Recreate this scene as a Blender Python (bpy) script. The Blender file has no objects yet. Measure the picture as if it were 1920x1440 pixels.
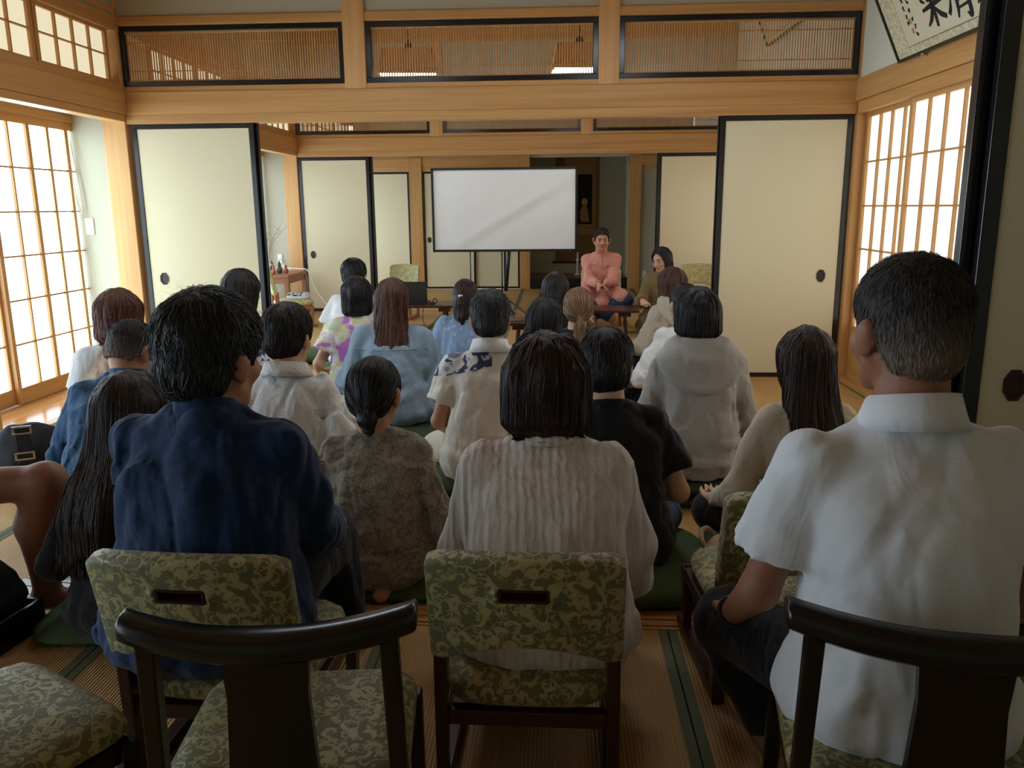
import bpy, math, random
import numpy as np
from mathutils import Matrix, Vector

random.seed(7)
RNG = np.random.default_rng(11)
SC = bpy.context.scene
COL = SC.collection
PI = math.pi

# ------------------------------------------------------------------ camera
CAM_H = 1.25
YAW, PITCH, ROLL = [math.radians(a) for a in (-3.0915, 12.258, -0.5133)]
F_PX = 1522.77
_f = Vector((math.sin(YAW) * math.cos(PITCH), math.cos(YAW) * math.cos(PITCH), -math.sin(PITCH)))
_r = Vector((math.cos(YAW), -math.sin(YAW), 0))
_u = _r.cross(_f)
_r2 = math.cos(ROLL) * _r + math.sin(ROLL) * _u
_u2 = -math.sin(ROLL) * _r + math.cos(ROLL) * _u
cam = bpy.data.cameras.new('camera')
cam.sensor_width = 36.0
cam.lens = F_PX / 1920 * 36.0
cam.clip_start = 0.05
cam_o = bpy.data.objects.new('camera', cam)
COL.objects.link(cam_o)
cam_o.matrix_world = Matrix(((_r2.x, _u2.x, -_f.x, 0), (_r2.y, _u2.y, -_f.y, 0), (_r2.z, _u2.z, -_f.z, CAM_H), (0, 0, 0, 1)))
SC.camera = cam_o

# ------------------------------------------------------------------ world, exposure
SC.view_settings.view_transform = 'Standard'
SC.view_settings.look = 'None'
SC.view_settings.exposure = 0.88
SC.view_settings.gamma = 1.0
SC.view_settings.use_curve_mapping = False
W = bpy.data.worlds.new('sky')
W.use_nodes = True
W.node_tree.nodes['Background'].inputs[0].default_value = (0.78, 0.88, 1.0, 1)
W.node_tree.nodes['Background'].inputs[1].default_value = 1.0
SC.world = W
PANE_LEFT = 2.5      # daylight glow of the paper panes on the garden side
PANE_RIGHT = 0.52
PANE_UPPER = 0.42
LAMP = 6.0
LAMP_FILL = 8.0  # strength of the unseen lamps added as fill over the listeners

# ------------------------------------------------------------------ material helpers
MATS = {}


class NT:
    def __init__(self, name):
        self.m = bpy.data.materials.new(name)
        self.m.use_nodes = True
        self.t = self.m.node_tree
        self.b = self.t.nodes['Principled BSDF']
        self.out = self.t.nodes['Material Output']
        MATS[name] = self.m

    def n(self, typ, **kw):
        nd = self.t.nodes.new(typ)
        for k, v in kw.items():
            if k.startswith('_'):
                setattr(nd, k[1:], v)
        return nd

    def link(self, a, b):
        self.t.links.new(a, b)

    def val(self, sock, v):
        if isinstance(v, bpy.types.NodeSocket):
            self.link(v, sock)
        elif isinstance(v, (tuple, list)) and len(v) == 3 and sock.type == 'RGBA':
            sock.default_value = (*v, 1)
        else:
            sock.default_value = v

    def coord(self, scale=(1, 1, 1), rot=(0, 0, 0), loc=(0, 0, 0), kind='Object'):
        tc = self.n('ShaderNodeTexCoord')
        mp = self.n('ShaderNodeMapping')
        mp.inputs['Scale'].default_value = scale
        mp.inputs['Rotation'].default_value = rot
        mp.inputs['Location'].default_value = loc
        self.link(tc.outputs[kind], mp.inputs[0])
        return mp.outputs[0]

    def noise(self, vec, scale=5, detail=2, rough=.5, dist=0.0, col=False):
        nd = self.n('ShaderNodeTexNoise')
        nd.inputs['Scale'].default_value = scale
        nd.inputs['Detail'].default_value = detail
        nd.inputs['Roughness'].default_value = rough
        nd.inputs['Distortion'].default_value = dist
        self.link(vec, nd.inputs['Vector'])
        return nd.outputs['Color' if col else 'Fac']

    def voro(self, vec, scale=5, feature='F1', out='Distance', rand=1.0):
        nd = self.n('ShaderNodeTexVoronoi', _feature=feature)
        nd.inputs['Scale'].default_value = scale
        nd.inputs['Randomness'].default_value = rand
        self.link(vec, nd.inputs['Vector'])
        return nd.outputs[out]

    def wave(self, vec, scale=5, dist=0, axis='X', detail=0, prof='SIN', dscale=1):
        nd = self.n('ShaderNodeTexWave', _bands_direction=axis, _wave_profile=prof)
        nd.inputs['Scale'].default_value = scale
        nd.inputs['Distortion'].default_value = dist
        nd.inputs['Detail'].default_value = detail
        nd.inputs['Detail Scale'].default_value = dscale
        self.link(vec, nd.inputs['Vector'])
        return nd.outputs['Fac']

    def math(self, op, a, b=0.0, c=0.0):
        nd = self.n('ShaderNodeMath', _operation=op)
        self.val(nd.inputs[0], a)
        self.val(nd.inputs[1], b)
        self.val(nd.inputs[2], c)
        return nd.outputs[0]

    def ramp(self, fac, stops, interp='LINEAR'):
        nd = self.n('ShaderNodeValToRGB')
        cr = nd.color_ramp
        cr.interpolation = interp
        while len(cr.elements) > 1:
            cr.elements.remove(cr.elements[-1])
        for i, (p, c) in enumerate(stops):
            e = cr.elements[0] if i == 0 else cr.elements.new(p)
            e.position = p
            e.color = (*c, 1) if len(c) == 3 else c
        self.link(fac, nd.inputs[0])
        return nd.outputs[0]

    def mix(self, fac, a, b, mode='MIX'):
        nd = self.n('ShaderNodeMix', _data_type='RGBA', _blend_type=mode)
        self.val(nd.inputs[0], fac)
        self.val(nd.inputs[6], a)
        self.val(nd.inputs[7], b)
        return nd.outputs[2]

    def sep(self, vec):
        nd = self.n('ShaderNodeSeparateXYZ')
        self.link(vec, nd.inputs[0])
        return nd.outputs

    def vadd(self, a, b, op='ADD'):
        nd = self.n('ShaderNodeVectorMath', _operation=op)
        self.val(nd.inputs[0], a)
        self.val(nd.inputs[1], b)
        return nd.outputs[0]

    def warp(self, vec, scale, amt):
        c = self.noise(vec, scale, 2, col=True)
        s = self.vadd(c, (.5, .5, .5), 'SUBTRACT')
        nd = self.n('ShaderNodeVectorMath', _operation='SCALE')
        self.link(s, nd.inputs[0])
        nd.inputs['Scale'].default_value = amt
        return self.vadd(vec, nd.outputs[0])

    def bump(self, h, strength=.3, dist=.01, prev=None):
        nd = self.n('ShaderNodeBump')
        nd.inputs['Strength'].default_value = strength
        nd.inputs['Distance'].default_value = dist
        self.link(h, nd.inputs['Height'])
        if prev is not None:
            self.link(prev, nd.inputs['Normal'])
        return nd.outputs[0]

    def done(self, col, rough=.6, nrm=None, spec=.5, **kw):
        self.val(self.b.inputs['Base Color'], col)
        self.val(self.b.inputs['Roughness'], rough)
        self.b.inputs['Specular IOR Level'].default_value = spec
        if nrm is not None:
            self.link(nrm, self.b.inputs['Normal'])
        for k, v in kw.items():
            self.val(self.b.inputs[k.replace('_', ' ')], v)
        return self.m


def srgb(r, g, b):
    f = lambda c: (c / 255 / 12.92) if c / 255 <= .04045 else ((c / 255 + .055) / 1.055) ** 2.4
    return (f(r), f(g), f(b))


def wood(name, base, dark, axis='X', rough=.42, spec=.4, fine=60):
    k = NT(name)
    sc = {'X': (.35, 9, 9), 'Y': (9, .35, 9), 'Z': (9, 9, .35)}[axis]
    sc2 = {'X': (1.0, fine, fine), 'Y': (fine, 1.0, fine), 'Z': (fine, fine, 1.0)}[axis]
    v = k.coord(sc)
    n1 = k.noise(v, 1.6, 4, .6, .6)
    n2 = k.noise(k.coord(sc2), 1.2, 2, .6)
    f = k.math('ADD', k.math('MULTIPLY', n1, .75), k.math('MULTIPLY', n2, .25))
    c = k.ramp(f, [(.3, dark), (.52, base), (.75, tuple(min(1, x * 1.12) for x in base))])
    return k.done(c, rough, k.bump(n2, .06, .002), spec)


WOODC = (srgb(200, 150, 90), srgb(178, 124, 70))
for ax in 'XYZ':
    wood('wood_' + ax, *WOODC, axis=ax)
    wood('pale_' + ax, srgb(214, 164, 104), srgb(198, 144, 86), axis=ax)
    wood('dark_wood_' + ax, srgb(64, 34, 26), srgb(44, 22, 18), axis=ax, rough=.3, spec=.5)
    wood('brown_wood_' + ax, srgb(150, 96, 58), srgb(118, 72, 42), axis=ax, rough=.4)


def simple(name, col, rough=.6, spec=.5, nscale=40, namt=.06, bump=.05, bd=.002, stretch=(1, 1, 1), **kw):
    k = NT(name)
    v = k.coord(stretch)
    n = k.noise(v, nscale, 3)
    lo = tuple(x * (1 - namt) for x in col)
    hi = tuple(min(1, x * (1 + namt)) for x in col)
    c = k.ramp(n, [(.3, lo), (.7, hi)])
    return k.done(c, rough, k.bump(n, bump, bd), spec, **kw)


simple('plaster', srgb(184, 178, 156), .9, .2, 160, .04, .25, .002)
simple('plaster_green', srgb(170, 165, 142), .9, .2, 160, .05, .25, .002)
simple('plaster_white', srgb(216, 214, 194), .9, .2, 160, .03, .15, .002)
simple('fusuma_paper', srgb(226, 214, 178), .8, .25, 300, .02, .1, .001)
simple('lacquer', srgb(22, 22, 25), .22, .6, 30, .1, .02)
simple('black_wood', srgb(20, 16, 16), .25, .5, 20, .15, .03)
simple('black_metal', srgb(28, 29, 31), .4, .5, 30, .1, .02)
simple('white_plastic', srgb(228, 224, 210), .4, .5)
simple('cord_white', srgb(235, 228, 212), .5)
simple('cord_black', srgb(20, 18, 18), .5)
simple('handle_bronze', srgb(58, 42, 38), .35, .5, Metallic=.3)
simple('tatami_border', srgb(104, 108, 84), .8, .2, 500, .15, .2)
simple('lamp_white', srgb(240, 240, 235), .6)
simple('chrome', srgb(200, 200, 205), .25, .5, Metallic=1.0)
simple('screen_cloth', srgb(232, 232, 230), .75, .3, 6, .01, .15, .01)
simple('laptop', srgb(52, 52, 52), .4, .5)
simple('green_cushion', srgb(72, 92, 56), .75, .25, 500, .12, .3)
simple('dark_cushion', srgb(50, 64, 40), .75, .25, 500, .12, .3)
simple('bag_black', srgb(30, 30, 33), .6, .4, 200, .2, .2)
simple('bag_beige', srgb(188, 164, 132), .8, .2, 200, .1, .3)
simple('paper_white', srgb(238, 236, 230), .7)
simple('ink', srgb(34, 36, 38), .7, .2, 60, .2)
simple('scroll_mount', srgb(122, 96, 62), .8, .2, 60, .12)
simple('scroll_dark', srgb(36, 32, 30), .8, .2, 30, .3)
simple('scroll_brown', srgb(150, 112, 74), .8, .2, 40, .25)
simple('figure_tan', srgb(176, 146, 104), .8)
simple('seal_red', srgb(190, 120, 104), .8)
simple('plaque', srgb(210, 200, 170), .8, .2, 50, .03)
simple('gold', srgb(196, 150, 80), .35, .5, Metallic=.8)
simple('vase_white', srgb(226, 226, 224), .2, .5)
simple('figurine_green', srgb(86, 84, 48), .5)
simple('figurine_red', srgb(176, 96, 72), .5)
simple('twig', srgb(150, 126, 96), .7)
simple('ceiling_wood', srgb(206, 146, 88), .6, .3, 8, .1, .03, .002, (12, .5, 12))

k = NT('vase_blue')
n = k.voro(k.warp(k.coord(), 18, .05), 26)
k.done(k.ramp(n, [(.28, srgb(70, 84, 130)), (.42, srgb(210, 214, 222))]), .2)

# speckled gold brocade of the calligraphy mount
k = NT('mount_speckle')
n = k.noise(k.coord(), 45, 3, .6)
k.done(k.ramp(n, [(.4, srgb(186, 174, 138)), (.6, srgb(216, 206, 172))]), .8)

# tatami : ribs of woven rush run along the mat
k = NT('tatami')
v = k.coord()
w = k.wave(v, 33.0 , .15, 'X', 1, 'SIN')
n = k.noise(k.coord((60, 1.5, 1)), 4, 3)
n2 = k.noise(v, 2.2, 2)
c = k.mix(k.math('MULTIPLY', w, .45), srgb(168, 126, 70), srgb(206, 168, 108))
c = k.mix(.35, c, k.ramp(n, [(.3, srgb(164, 120, 66)), (.7, srgb(216, 176, 112))]))
c = k.mix(k.math('MULTIPLY', n2, .3), c, srgb(190, 152, 92))
k.done(c, .55, k.bump(w, .55, .004), .35)

# engawa boards: varnished
k = NT('varnished')
n1 = k.noise(k.coord((9, .4, 9)), 1.6, 4, .6, .5)
k.done(k.ramp(n1, [(.3, srgb(168, 108, 56)), (.6, srgb(206, 148, 86))]), .16, None, .5)


def paper(name, strength, col, base):
    k = NT(name)
    n = k.noise(k.coord(), 30, 4, .6)
    c = k.ramp(n, [(.3, tuple(x * .95 for x in col)), (.7, col)])
    k.done(base, .9, None, .1)
    k.link(c, k.b.inputs['Emission Color'])
    k.b.inputs['Emission Strength'].default_value = strength


paper('pane_left', PANE_LEFT, (.62, .83, 1.0), srgb(240, 240, 236))
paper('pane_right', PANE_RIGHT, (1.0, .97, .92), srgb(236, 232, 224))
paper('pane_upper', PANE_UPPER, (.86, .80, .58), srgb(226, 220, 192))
paper('lamp_glow_fill', LAMP_FILL, (.78, .90, 1.0), srgb(240, 238, 230))
paper('lamp_glow', LAMP, (.88, .95, 1.0), srgb(240, 238, 230))


# olive brocade with scrolling vines and flowers
def brocade(name, lo, hi):
    k = NT(name)
    v = k.coord()

    def leaves(vec, scale, r, off, inner):
        sc = k.n('ShaderNodeVectorMath', _operation='SCALE'); k.link(vec, sc.inputs[0]); sc.inputs['Scale'].default_value = scale
        vo = k.n('ShaderNodeTexVoronoi'); vo.inputs['Scale'].default_value = 1.0; k.link(sc.outputs[0], vo.inputs['Vector'])
        lc = k.vadd(sc.outputs[0], vo.outputs['Position'], 'SUBTRACT')
        ln = k.n('ShaderNodeVectorMath', _operation='LENGTH'); k.link(lc, ln.inputs[0])
        ov = k.n('ShaderNodeVectorMath', _operation='SCALE'); k.link(k.vadd(vo.outputs['Color'], (.5, .5, .5), 'SUBTRACT'), ov.inputs[0]); ov.inputs['Scale'].default_value = off
        l2 = k.n('ShaderNodeVectorMath', _operation='LENGTH'); k.link(k.vadd(lc, ov.outputs[0], 'SUBTRACT'), l2.inputs[0])
        m1 = k.ramp(ln.outputs['Value'], [(r - .03, (1, 1, 1)), (r + .03, (0, 0, 0))])
        m2 = k.ramp(l2.outputs['Value'], [(inner - .03, (0, 0, 0)), (inner + .03, (1, 1, 1))])
        return k.math('MULTIPLY', m1, m2)

    wv = k.warp(v, 45, .012)
    big = leaves(wv, 30, .47, .55, .395)
    small = leaves(k.vadd(wv, (.013, .021, .017)), 54, .43, .55, .36)
    fl = k.voro(k.warp(v, 110, .02), 21)
    flower = k.ramp(fl, [(.0, (.4, .4, .4)), (.06, (.4, .4, .4)), (.08, (.9, .9, .9)), (.14, (.7, .7, .7)), (.18, (0, 0, 0)), (.21, (0, 0, 0)), (.23, (.8, .8, .8)), (.255, (0, 0, 0))])
    a = k.noise(k.warp(v, 20, .03), 20, 1, .4, .8)
    vine = k.ramp(k.math('ABSOLUTE', k.math('SUBTRACT', a, .5)), [(.0, (1, 1, 1)), (.016, (1, 1, 1)), (.026, (0, 0, 0))])
    pat = k.math('MAXIMUM', k.math('MAXIMUM', big, k.math('MULTIPLY', small, .8)), k.math('MAXIMUM', flower, k.math('MULTIPLY', vine, .9)))
    th = k.noise(k.coord((300, 300, 300)), 1, 1)
    pat2 = k.math('MULTIPLY', pat, k.math('ADD', .6, k.math('MULTIPLY', th, .5)))
    c = k.mix(pat2, lo, hi)
    rr = k.math('SUBTRACT', .6, k.math('MULTIPLY', pat, .2))
    k.done(c, rr, k.bump(pat, .25, .003), .45, Sheen_Weight=.2)


brocade('brocade', srgb(106, 103, 60), srgb(184, 170, 114))
brocade('brocade_pale', srgb(160, 152, 96), srgb(206, 196, 142))


# ------------------------------------------------------------------ cloth, skin, hair
def cloth(name, col, namt=.08, weave=500, wrinkle=.35, wscale=9, stretch=(1, 1, .5), rough=.85, colfn=None, sheen=.15, spec=.2, wd=.012):
    k = NT(name)
    v = k.coord()
    n = k.noise(k.coord((1, 1, 1)), weave, 2)
    w1 = k.noise(k.warp(k.coord(stretch, (0, .35, .3)), 3, .25), wscale, 3, .55, .8)
    base = k.ramp(n, [(.3, tuple(x * (1 - namt) for x in col)), (.7, tuple(min(1, x * (1 + namt)) for x in col))])
    if colfn:
        base = colfn(k, v, base)
    w2 = k.noise(k.warp(k.coord((1, 1, .8), (.4, .2, .9)), 4, .2), wscale * 2.6, 2, .5, 1.2)
    b = k.bump(w2, wrinkle * .8, wd)
    b = k.bump(w1, min(1, wrinkle * 1.6), wd * 2.2, b)
    b = k.bump(n, .12, .001, b)
    return k.done(base, rough, b, spec, Sheen_Weight=sheen)


def skin(name, col):
    k = NT(name)
    n = k.noise(k.coord(), 60, 3)
    n2 = k.noise(k.coord(), 9, 2)
    c = k.ramp(n2, [(.3, tuple(x * y for x, y in zip(col, (.9, .84, .82)))), (.7, col)])
    return k.done(c, .5, k.bump(n, .08, .001), .35, Subsurface_Weight=.08, Subsurface_Scale=.01)


skin('skin_light', srgb(212, 166, 138))
skin('skin_mid', srgb(192, 140, 108))
skin('skin_tan', srgb(160, 110, 84))
simple('lip', srgb(150, 84, 74), .5)
simple('brow', srgb(30, 22, 20), .7)


def hairmat(name, lo, hi, rough=.46):
    k = NT(name)
    at = k.n('ShaderNodeAttribute', _attribute_name='rnd')
    n = k.noise(k.coord((90, 90, 5)), 2.2, 3, .6)
    f = k.math('ADD', k.math('MULTIPLY', at.outputs['Fac'], .7), k.math('MULTIPLY', n, .3))
    c = k.ramp(f, [(.2, lo), (.55, tuple((a * 2 + b) / 3 for a, b in zip(lo, hi))), (.9, hi)])
    return k.done(c, rough, k.bump(n, .6, .006), .4)


hairmat('hair_black', srgb(12, 11, 13), srgb(44, 40, 42))
hairmat('hair_fade', srgb(14, 12, 13), srgb(136, 118, 106), .65)
hairmat('hair_soft_black', srgb(20, 17, 17), srgb(62, 52, 48))
hairmat('hair_grey', srgb(18, 18, 20), srgb(74, 76, 78))
hairmat('hair_dark_brown', srgb(30, 18, 15), srgb(82, 54, 44))
hairmat('hair_brown', srgb(58, 34, 26), srgb(128, 84, 62))
hairmat('hair_auburn', srgb(64, 34, 24), srgb(146, 90, 62))
hairmat('hair_blond', srgb(92, 64, 42), srgb(178, 140, 98))
hairmat('hair_ombre', srgb(22, 18, 17), srgb(92, 70, 54))


def f_tiedye(k, v, base):
    wv = k.warp(v, 6, .12)
    a = k.noise(wv, 9, 2)
    b = k.noise(k.vadd(wv, (3.1, 1.7, 5.2)), 8, 2)
    c = k.ramp(a, [(.36, srgb(226, 222, 232)), (.46, srgb(200, 214, 190)), (.54, srgb(216, 206, 148)), (.62, srgb(228, 224, 228))])
    m = k.ramp(b, [(.5, (0, 0, 0)), (.57, (1, 1, 1))])
    return k.mix(m, c, srgb(188, 118, 196))


def f_navyfloral(k, v, base):
    a = k.noise(k.warp(v, 20, .05), 17, 2, .5, .6)
    b = k.noise(v, 40, 1)
    c = k.ramp(a, [(.42, srgb(60, 66, 104)), (.47, srgb(120, 122, 148)), (.52, srgb(206, 196, 192))])
    return k.mix(k.ramp(b, [(.58, (0, 0, 0)), (.64, (1, 1, 1))]), c, srgb(48, 48, 74))


def f_blueflower(k, v, base):
    d = k.voro(k.warp(v, 30, .02), 24)
    ring = k.ramp(d, [(.0, (1, 1, 1)), (.06, (1, 1, 1)), (.1, (0, 0, 0)), (.2, (0, 0, 0)), (.24, (1, 1, 1)), (.28, (0, 0, 0))])
    n = k.ramp(k.noise(v, 14, 1), [(.5, (0, 0, 0)), (.56, (1, 1, 1))])
    return k.mix(k.math('MULTIPLY', ring, n), base, srgb(222, 230, 236))


def f_lace(k, v, base):
    d = k.voro(k.warp(v, 18, .02), 26, rand=.6)
    ring = k.ramp(d, [(.12, (0, 0, 0)), (.17, (1, 1, 1)), (.22, (0, 0, 0)), (.34, (0, 0, 0)), (.4, (1, 1, 1)), (.46, (0, 0, 0))])
    n = k.math('ABSOLUTE', k.math('SUBTRACT', k.noise(k.warp(v, 30, .02), 34, 1), .5))
    ln = k.ramp(n, [(.02, (1, 1, 1)), (.05, (0, 0, 0))])
    return k.mix(k.math('MULTIPLY', k.math('MAXIMUM', ring, ln), .6), base, srgb(92, 82, 72))


def f_yoke(k, v, base):
    s = k.sep(v)
    # printed yoke: left and centre of the upper back, above the seam
    lim = k.math('GREATER_THAN', s[2], k.math('ADD', .575, k.math('MULTIPLY', s[0], .22)))
    left = k.math('LESS_THAN', s[0], .012)
    back = k.math('LESS_THAN', s[1], .1)
    m = k.math('MULTIPLY', k.math('MULTIPLY', lim, left), back)
    a = k.noise(k.warp(v, 9, .09), 15, 1, .5, .9)
    pr = k.ramp(a, [(.40, srgb(62, 68, 104)), (.46, srgb(70, 78, 116)), (.5, srgb(222, 220, 216)), (.6, srgb(226, 224, 218)), (.66, srgb(130, 136, 160))])
    return k.mix(m, base, pr)


def f_bw(k, v, base):
    a = k.noise(k.warp(v, 16, .08), 26, 1, .5, 1.4)
    return k.ramp(a, [(.46, srgb(24, 22, 24)), (.52, srgb(206, 200, 196))])


def f_stripe(k, v, base):
    w = k.wave(v, 40, 0, 'Z')
    return k.mix(k.ramp(w, [(.75, (0, 0, 0)), (.85, (1, 1, 1))]), base, srgb(60, 60, 60))


def f_denim(k, v, base):
    n = k.noise(k.coord((220, 220, 30)), 2, 2)
    n2 = k.noise(v, 7, 2)
    return k.mix(k.math('MULTIPLY', n, .3), k.mix(k.math('MULTIPLY', n2, .5), base, srgb(142, 160, 172)), srgb(160, 176, 186))


def f_slub(k, v, base):
    n = k.noise(k.coord((30, 30, 260)), 2, 2)
    return k.mix(k.math('MULTIPLY', n, .22), base, srgb(232, 230, 224))


cloth('navy_cotton', srgb(30, 50, 84), wrinkle=.5, wscale=6)
cloth('blue_linen', srgb(54, 84, 116), namt=.2, weave=260, wrinkle=.45, wscale=8)
cloth('white_polo', srgb(230, 231, 234), .02, wrinkle=.18, wscale=7)
cloth('white_cotton', srgb(222, 220, 218), .03, wrinkle=.55, wscale=8)
cloth('white_shirt', srgb(224, 218, 206), .03, wrinkle=.4, wscale=6, colfn=f_yoke)
cloth('white_plain', srgb(226, 226, 226), .03)
cloth('grey_hoodie', srgb(158, 155, 150), .06, colfn=f_slub, wrinkle=.3)
cloth('beige_hoodie', srgb(182, 170, 152), .05, wrinkle=.35)
cloth('beige_knit', srgb(196, 184, 164), .05, weave=260, wrinkle=.25)
cloth('black_cotton', srgb(26, 26, 28), .1, wrinkle=.3)
cloth('dark_trouser', srgb(24, 25, 30), .1, wrinkle=.4)
cloth('jeans', srgb(44, 60, 88), .15, colfn=None, wrinkle=.4)
cloth('tan_trouser', srgb(186, 146, 82), .06)
cloth('pale_trouser', srgb(200, 192, 176), .05)
cloth('denim_light', srgb(124, 146, 164), .1, colfn=f_denim, wrinkle=.45, wscale=6)
cloth('tiedye', srgb(230, 220, 225), colfn=f_tiedye, wrinkle=.35)
cloth('navy_floral', srgb(200, 190, 190), colfn=f_navyfloral, wrinkle=.3)
cloth('blue_flower', srgb(128, 152, 182), colfn=f_blueflower, wrinkle=.4)
cloth('lace_grey', srgb(150, 140, 124), colfn=f_lace, wrinkle=.45)
cloth('bw_print', srgb(100, 100, 100), colfn=f_bw)
cloth('stripe_tee', srgb(220, 216, 208), colfn=f_stripe)
cloth('kurta_pink', srgb(204, 136, 122), .1, weave=120, wrinkle=.55, wscale=10)
cloth('olive_shirt', srgb(116, 96, 64), .08, wrinkle=.4)
cloth('sheer_beige', srgb(186, 160, 138), .06, wrinkle=.5, wscale=12)
cloth('black_inner', srgb(20, 18, 20), .1)
k = NT('crinkle_white')
v = k.coord()
wv = k.wave(k.warp(v, 5, .03), 16, 2.5, 'X', 2, 'SIN', 2)
n = k.noise(k.coord((60, 60, 4)), 1.5, 3)
c = k.ramp(n, [(.3, srgb(218, 206, 196)), (.7, srgb(238, 228, 220))])
k.done(c, .85, k.bump(n, .5, .008, k.bump(wv, .35, .006)), .2, Sheen_Weight=.2)


# ------------------------------------------------------------------ object helpers
def tag(o, label=None, cat=None, group=None, kind=None):
    if label: o['label'] = label
    if cat: o['category'] = cat
    if group: o['group'] = group
    if kind: o['kind'] = kind
    return o


def empty(name, loc=(0, 0, 0), rz=0.0, parent=None, **kw):
    o = bpy.data.objects.new(name, None)
    o.empty_display_size = .05
    COL.objects.link(o)
    o.location = loc
    o.rotation_euler = (0, 0, rz)
    if parent: o.parent = parent
    return tag(o, **kw)


def obj(name, me, parent=None, loc=(0, 0, 0), rot=(0, 0, 0), **kw):
    o = bpy.data.objects.new(name, me)
    COL.objects.link(o)
    o.location = loc
    o.rotation_euler = rot
    if parent: o.parent = parent
    return tag(o, **kw)


def mesh(name, v, f, mat, smooth=False):
    me = bpy.data.meshes.new(name)
    v = np.asarray(v, dtype=np.float32).reshape(-1, 3)
    if isinstance(f, np.ndarray):
        n, kk = f.shape
        me.vertices.add(len(v)); me.vertices.foreach_set('co', v.ravel())
        me.loops.add(n * kk); me.loops.foreach_set('vertex_index', f.ravel().astype(np.int32))
        me.polygons.add(n)
        me.polygons.foreach_set('loop_start', np.arange(0, n * kk, kk, dtype=np.int32))
        me.update(calc_edges=True); me.validate()
    else:
        me.from_pydata([tuple(map(float, p)) for p in v], [], f)
    me.materials.append(MATS[mat])
    if smooth:
        me.polygons.foreach_set('use_smooth', [True] * len(me.polygons))
    me.update()
    return me


BOXF = [(0, 3, 2, 1), (4, 5, 6, 7), (0, 1, 5, 4), (1, 2, 6, 5), (2, 3, 7, 6), (3, 0, 4, 7)]
_bc = {}


def boxmesh(sx, sy, sz, mat, bev=0.0):
    key = (round(sx, 4), round(sy, 4), round(sz, 4), mat, bev)
    if key in _bc: return _bc[key]
    x, y, z = sx / 2, sy / 2, sz / 2
    if bev <= 0:
        v = [(-x, -y, -z), (x, -y, -z), (x, y, -z), (-x, y, -z), (-x, -y, z), (x, -y, z), (x, y, z), (-x, y, z)]
        me = mesh('box', v, BOXF, mat)
    else:
        import bmesh
        bm = bmesh.new()
        bmesh.ops.create_cube(bm, size=1)
        bmesh.ops.scale(bm, vec=(sx, sy, sz), verts=bm.verts)
        bmesh.ops.bevel(bm, geom=bm.edges[:], offset=min(bev, x * .9, y * .9, z * .9), segments=2, affect='EDGES', profile=.6)
        me = bpy.data.meshes.new('box')
        bm.to_mesh(me); bm.free()
        me.materials.append(MATS[mat])
    _bc[key] = me
    return me


def wmat(base, size):
    return base + '_' + 'XYZ'[int(np.argmax(size))]


def box(name, lo, hi, mat, parent=None, bev=0.0, off=(0, 0, 0), **kw):
    lo = np.array(lo, float); hi = np.array(hi, float)
    s = hi - lo
    if mat in ('wood', 'pale', 'dark_wood', 'brown_wood'): mat = wmat(mat, s)
    c = (lo + hi) / 2 - np.array(off)
    return obj(name, boxmesh(*s, mat, bev), parent, tuple(c), **kw)


def tubeverts(pts, r, n=8, cap=True):
    pts = np.asarray(pts, float); m = len(pts)
    r = np.broadcast_to(np.asarray(r, float), (m,))
    tg = np.gradient(pts, axis=0); tg /= np.linalg.norm(tg, axis=1)[:, None] + 1e-12
    up = np.array([0, 0, 1.0])
    if abs(tg[0] @ up) > .95: up = np.array([1.0, 0, 0])
    vs = []
    a = np.cross(tg[0], up); a /= np.linalg.norm(a)
    for i in range(m):
        a = a - (a @ tg[i]) * tg[i]; a /= np.linalg.norm(a)
        b = np.cross(tg[i], a)
        th = np.arange(n) / n * 2 * PI
        vs.append(pts[i] + r[i] * (np.cos(th)[:, None] * a + np.sin(th)[:, None] * b))
    v = np.concatenate(vs)
    f = []
    for i in range(m - 1):
        for j in range(n):
            j2 = (j + 1) % n
            f.append((i * n + j, i * n + j2, (i + 1) * n + j2, (i + 1) * n + j))
    if cap:
        f.append(tuple(reversed(range(n)))); f.append(tuple(range((m - 1) * n, m * n)))
    return v, f


def tube(name, pts, r, mat, parent=None, n=8, **kw):
    v, f = tubeverts(pts, r, n)
    return obj(name, mesh(name, v, f, mat, True), parent, **kw)


def merge(parts):
    V, F, o = [], [], 0
    for v, f in parts:
        V.append(np.asarray(v, float)); F += [tuple(i + o for i in q) for q in f]; o += len(v)
    return np.concatenate(V), F


def boxvf(lo, hi):
    x0, y0, z0 = lo; x1, y1, z1 = hi
    return np.array([(x0, y0, z0), (x1, y0, z0), (x1, y1, z0), (x0, y1, z0), (x0, y0, z1), (x1, y0, z1), (x1, y1, z1), (x0, y1, z1)], float), BOXF


def lathe(name, prof, mat, parent=None, n=24, loc=(0, 0, 0), **kw):
    v, f = [], []
    for r, z in prof:
        for j in range(n):
            a = j / n * 2 * PI; v.append((r * math.cos(a), r * math.sin(a), z))
    for i in range(len(prof) - 1):
        for j in range(n):
            j2 = (j + 1) % n; f.append((i * n + j, i * n + j2, (i + 1) * n + j2, (i + 1) * n + j))
    f.append(tuple(reversed(range(n)))); f.append(tuple(range((len(prof) - 1) * n, len(prof) * n)))
    return obj(name, mesh(name, v, f, mat, True), parent, loc, **kw)


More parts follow.
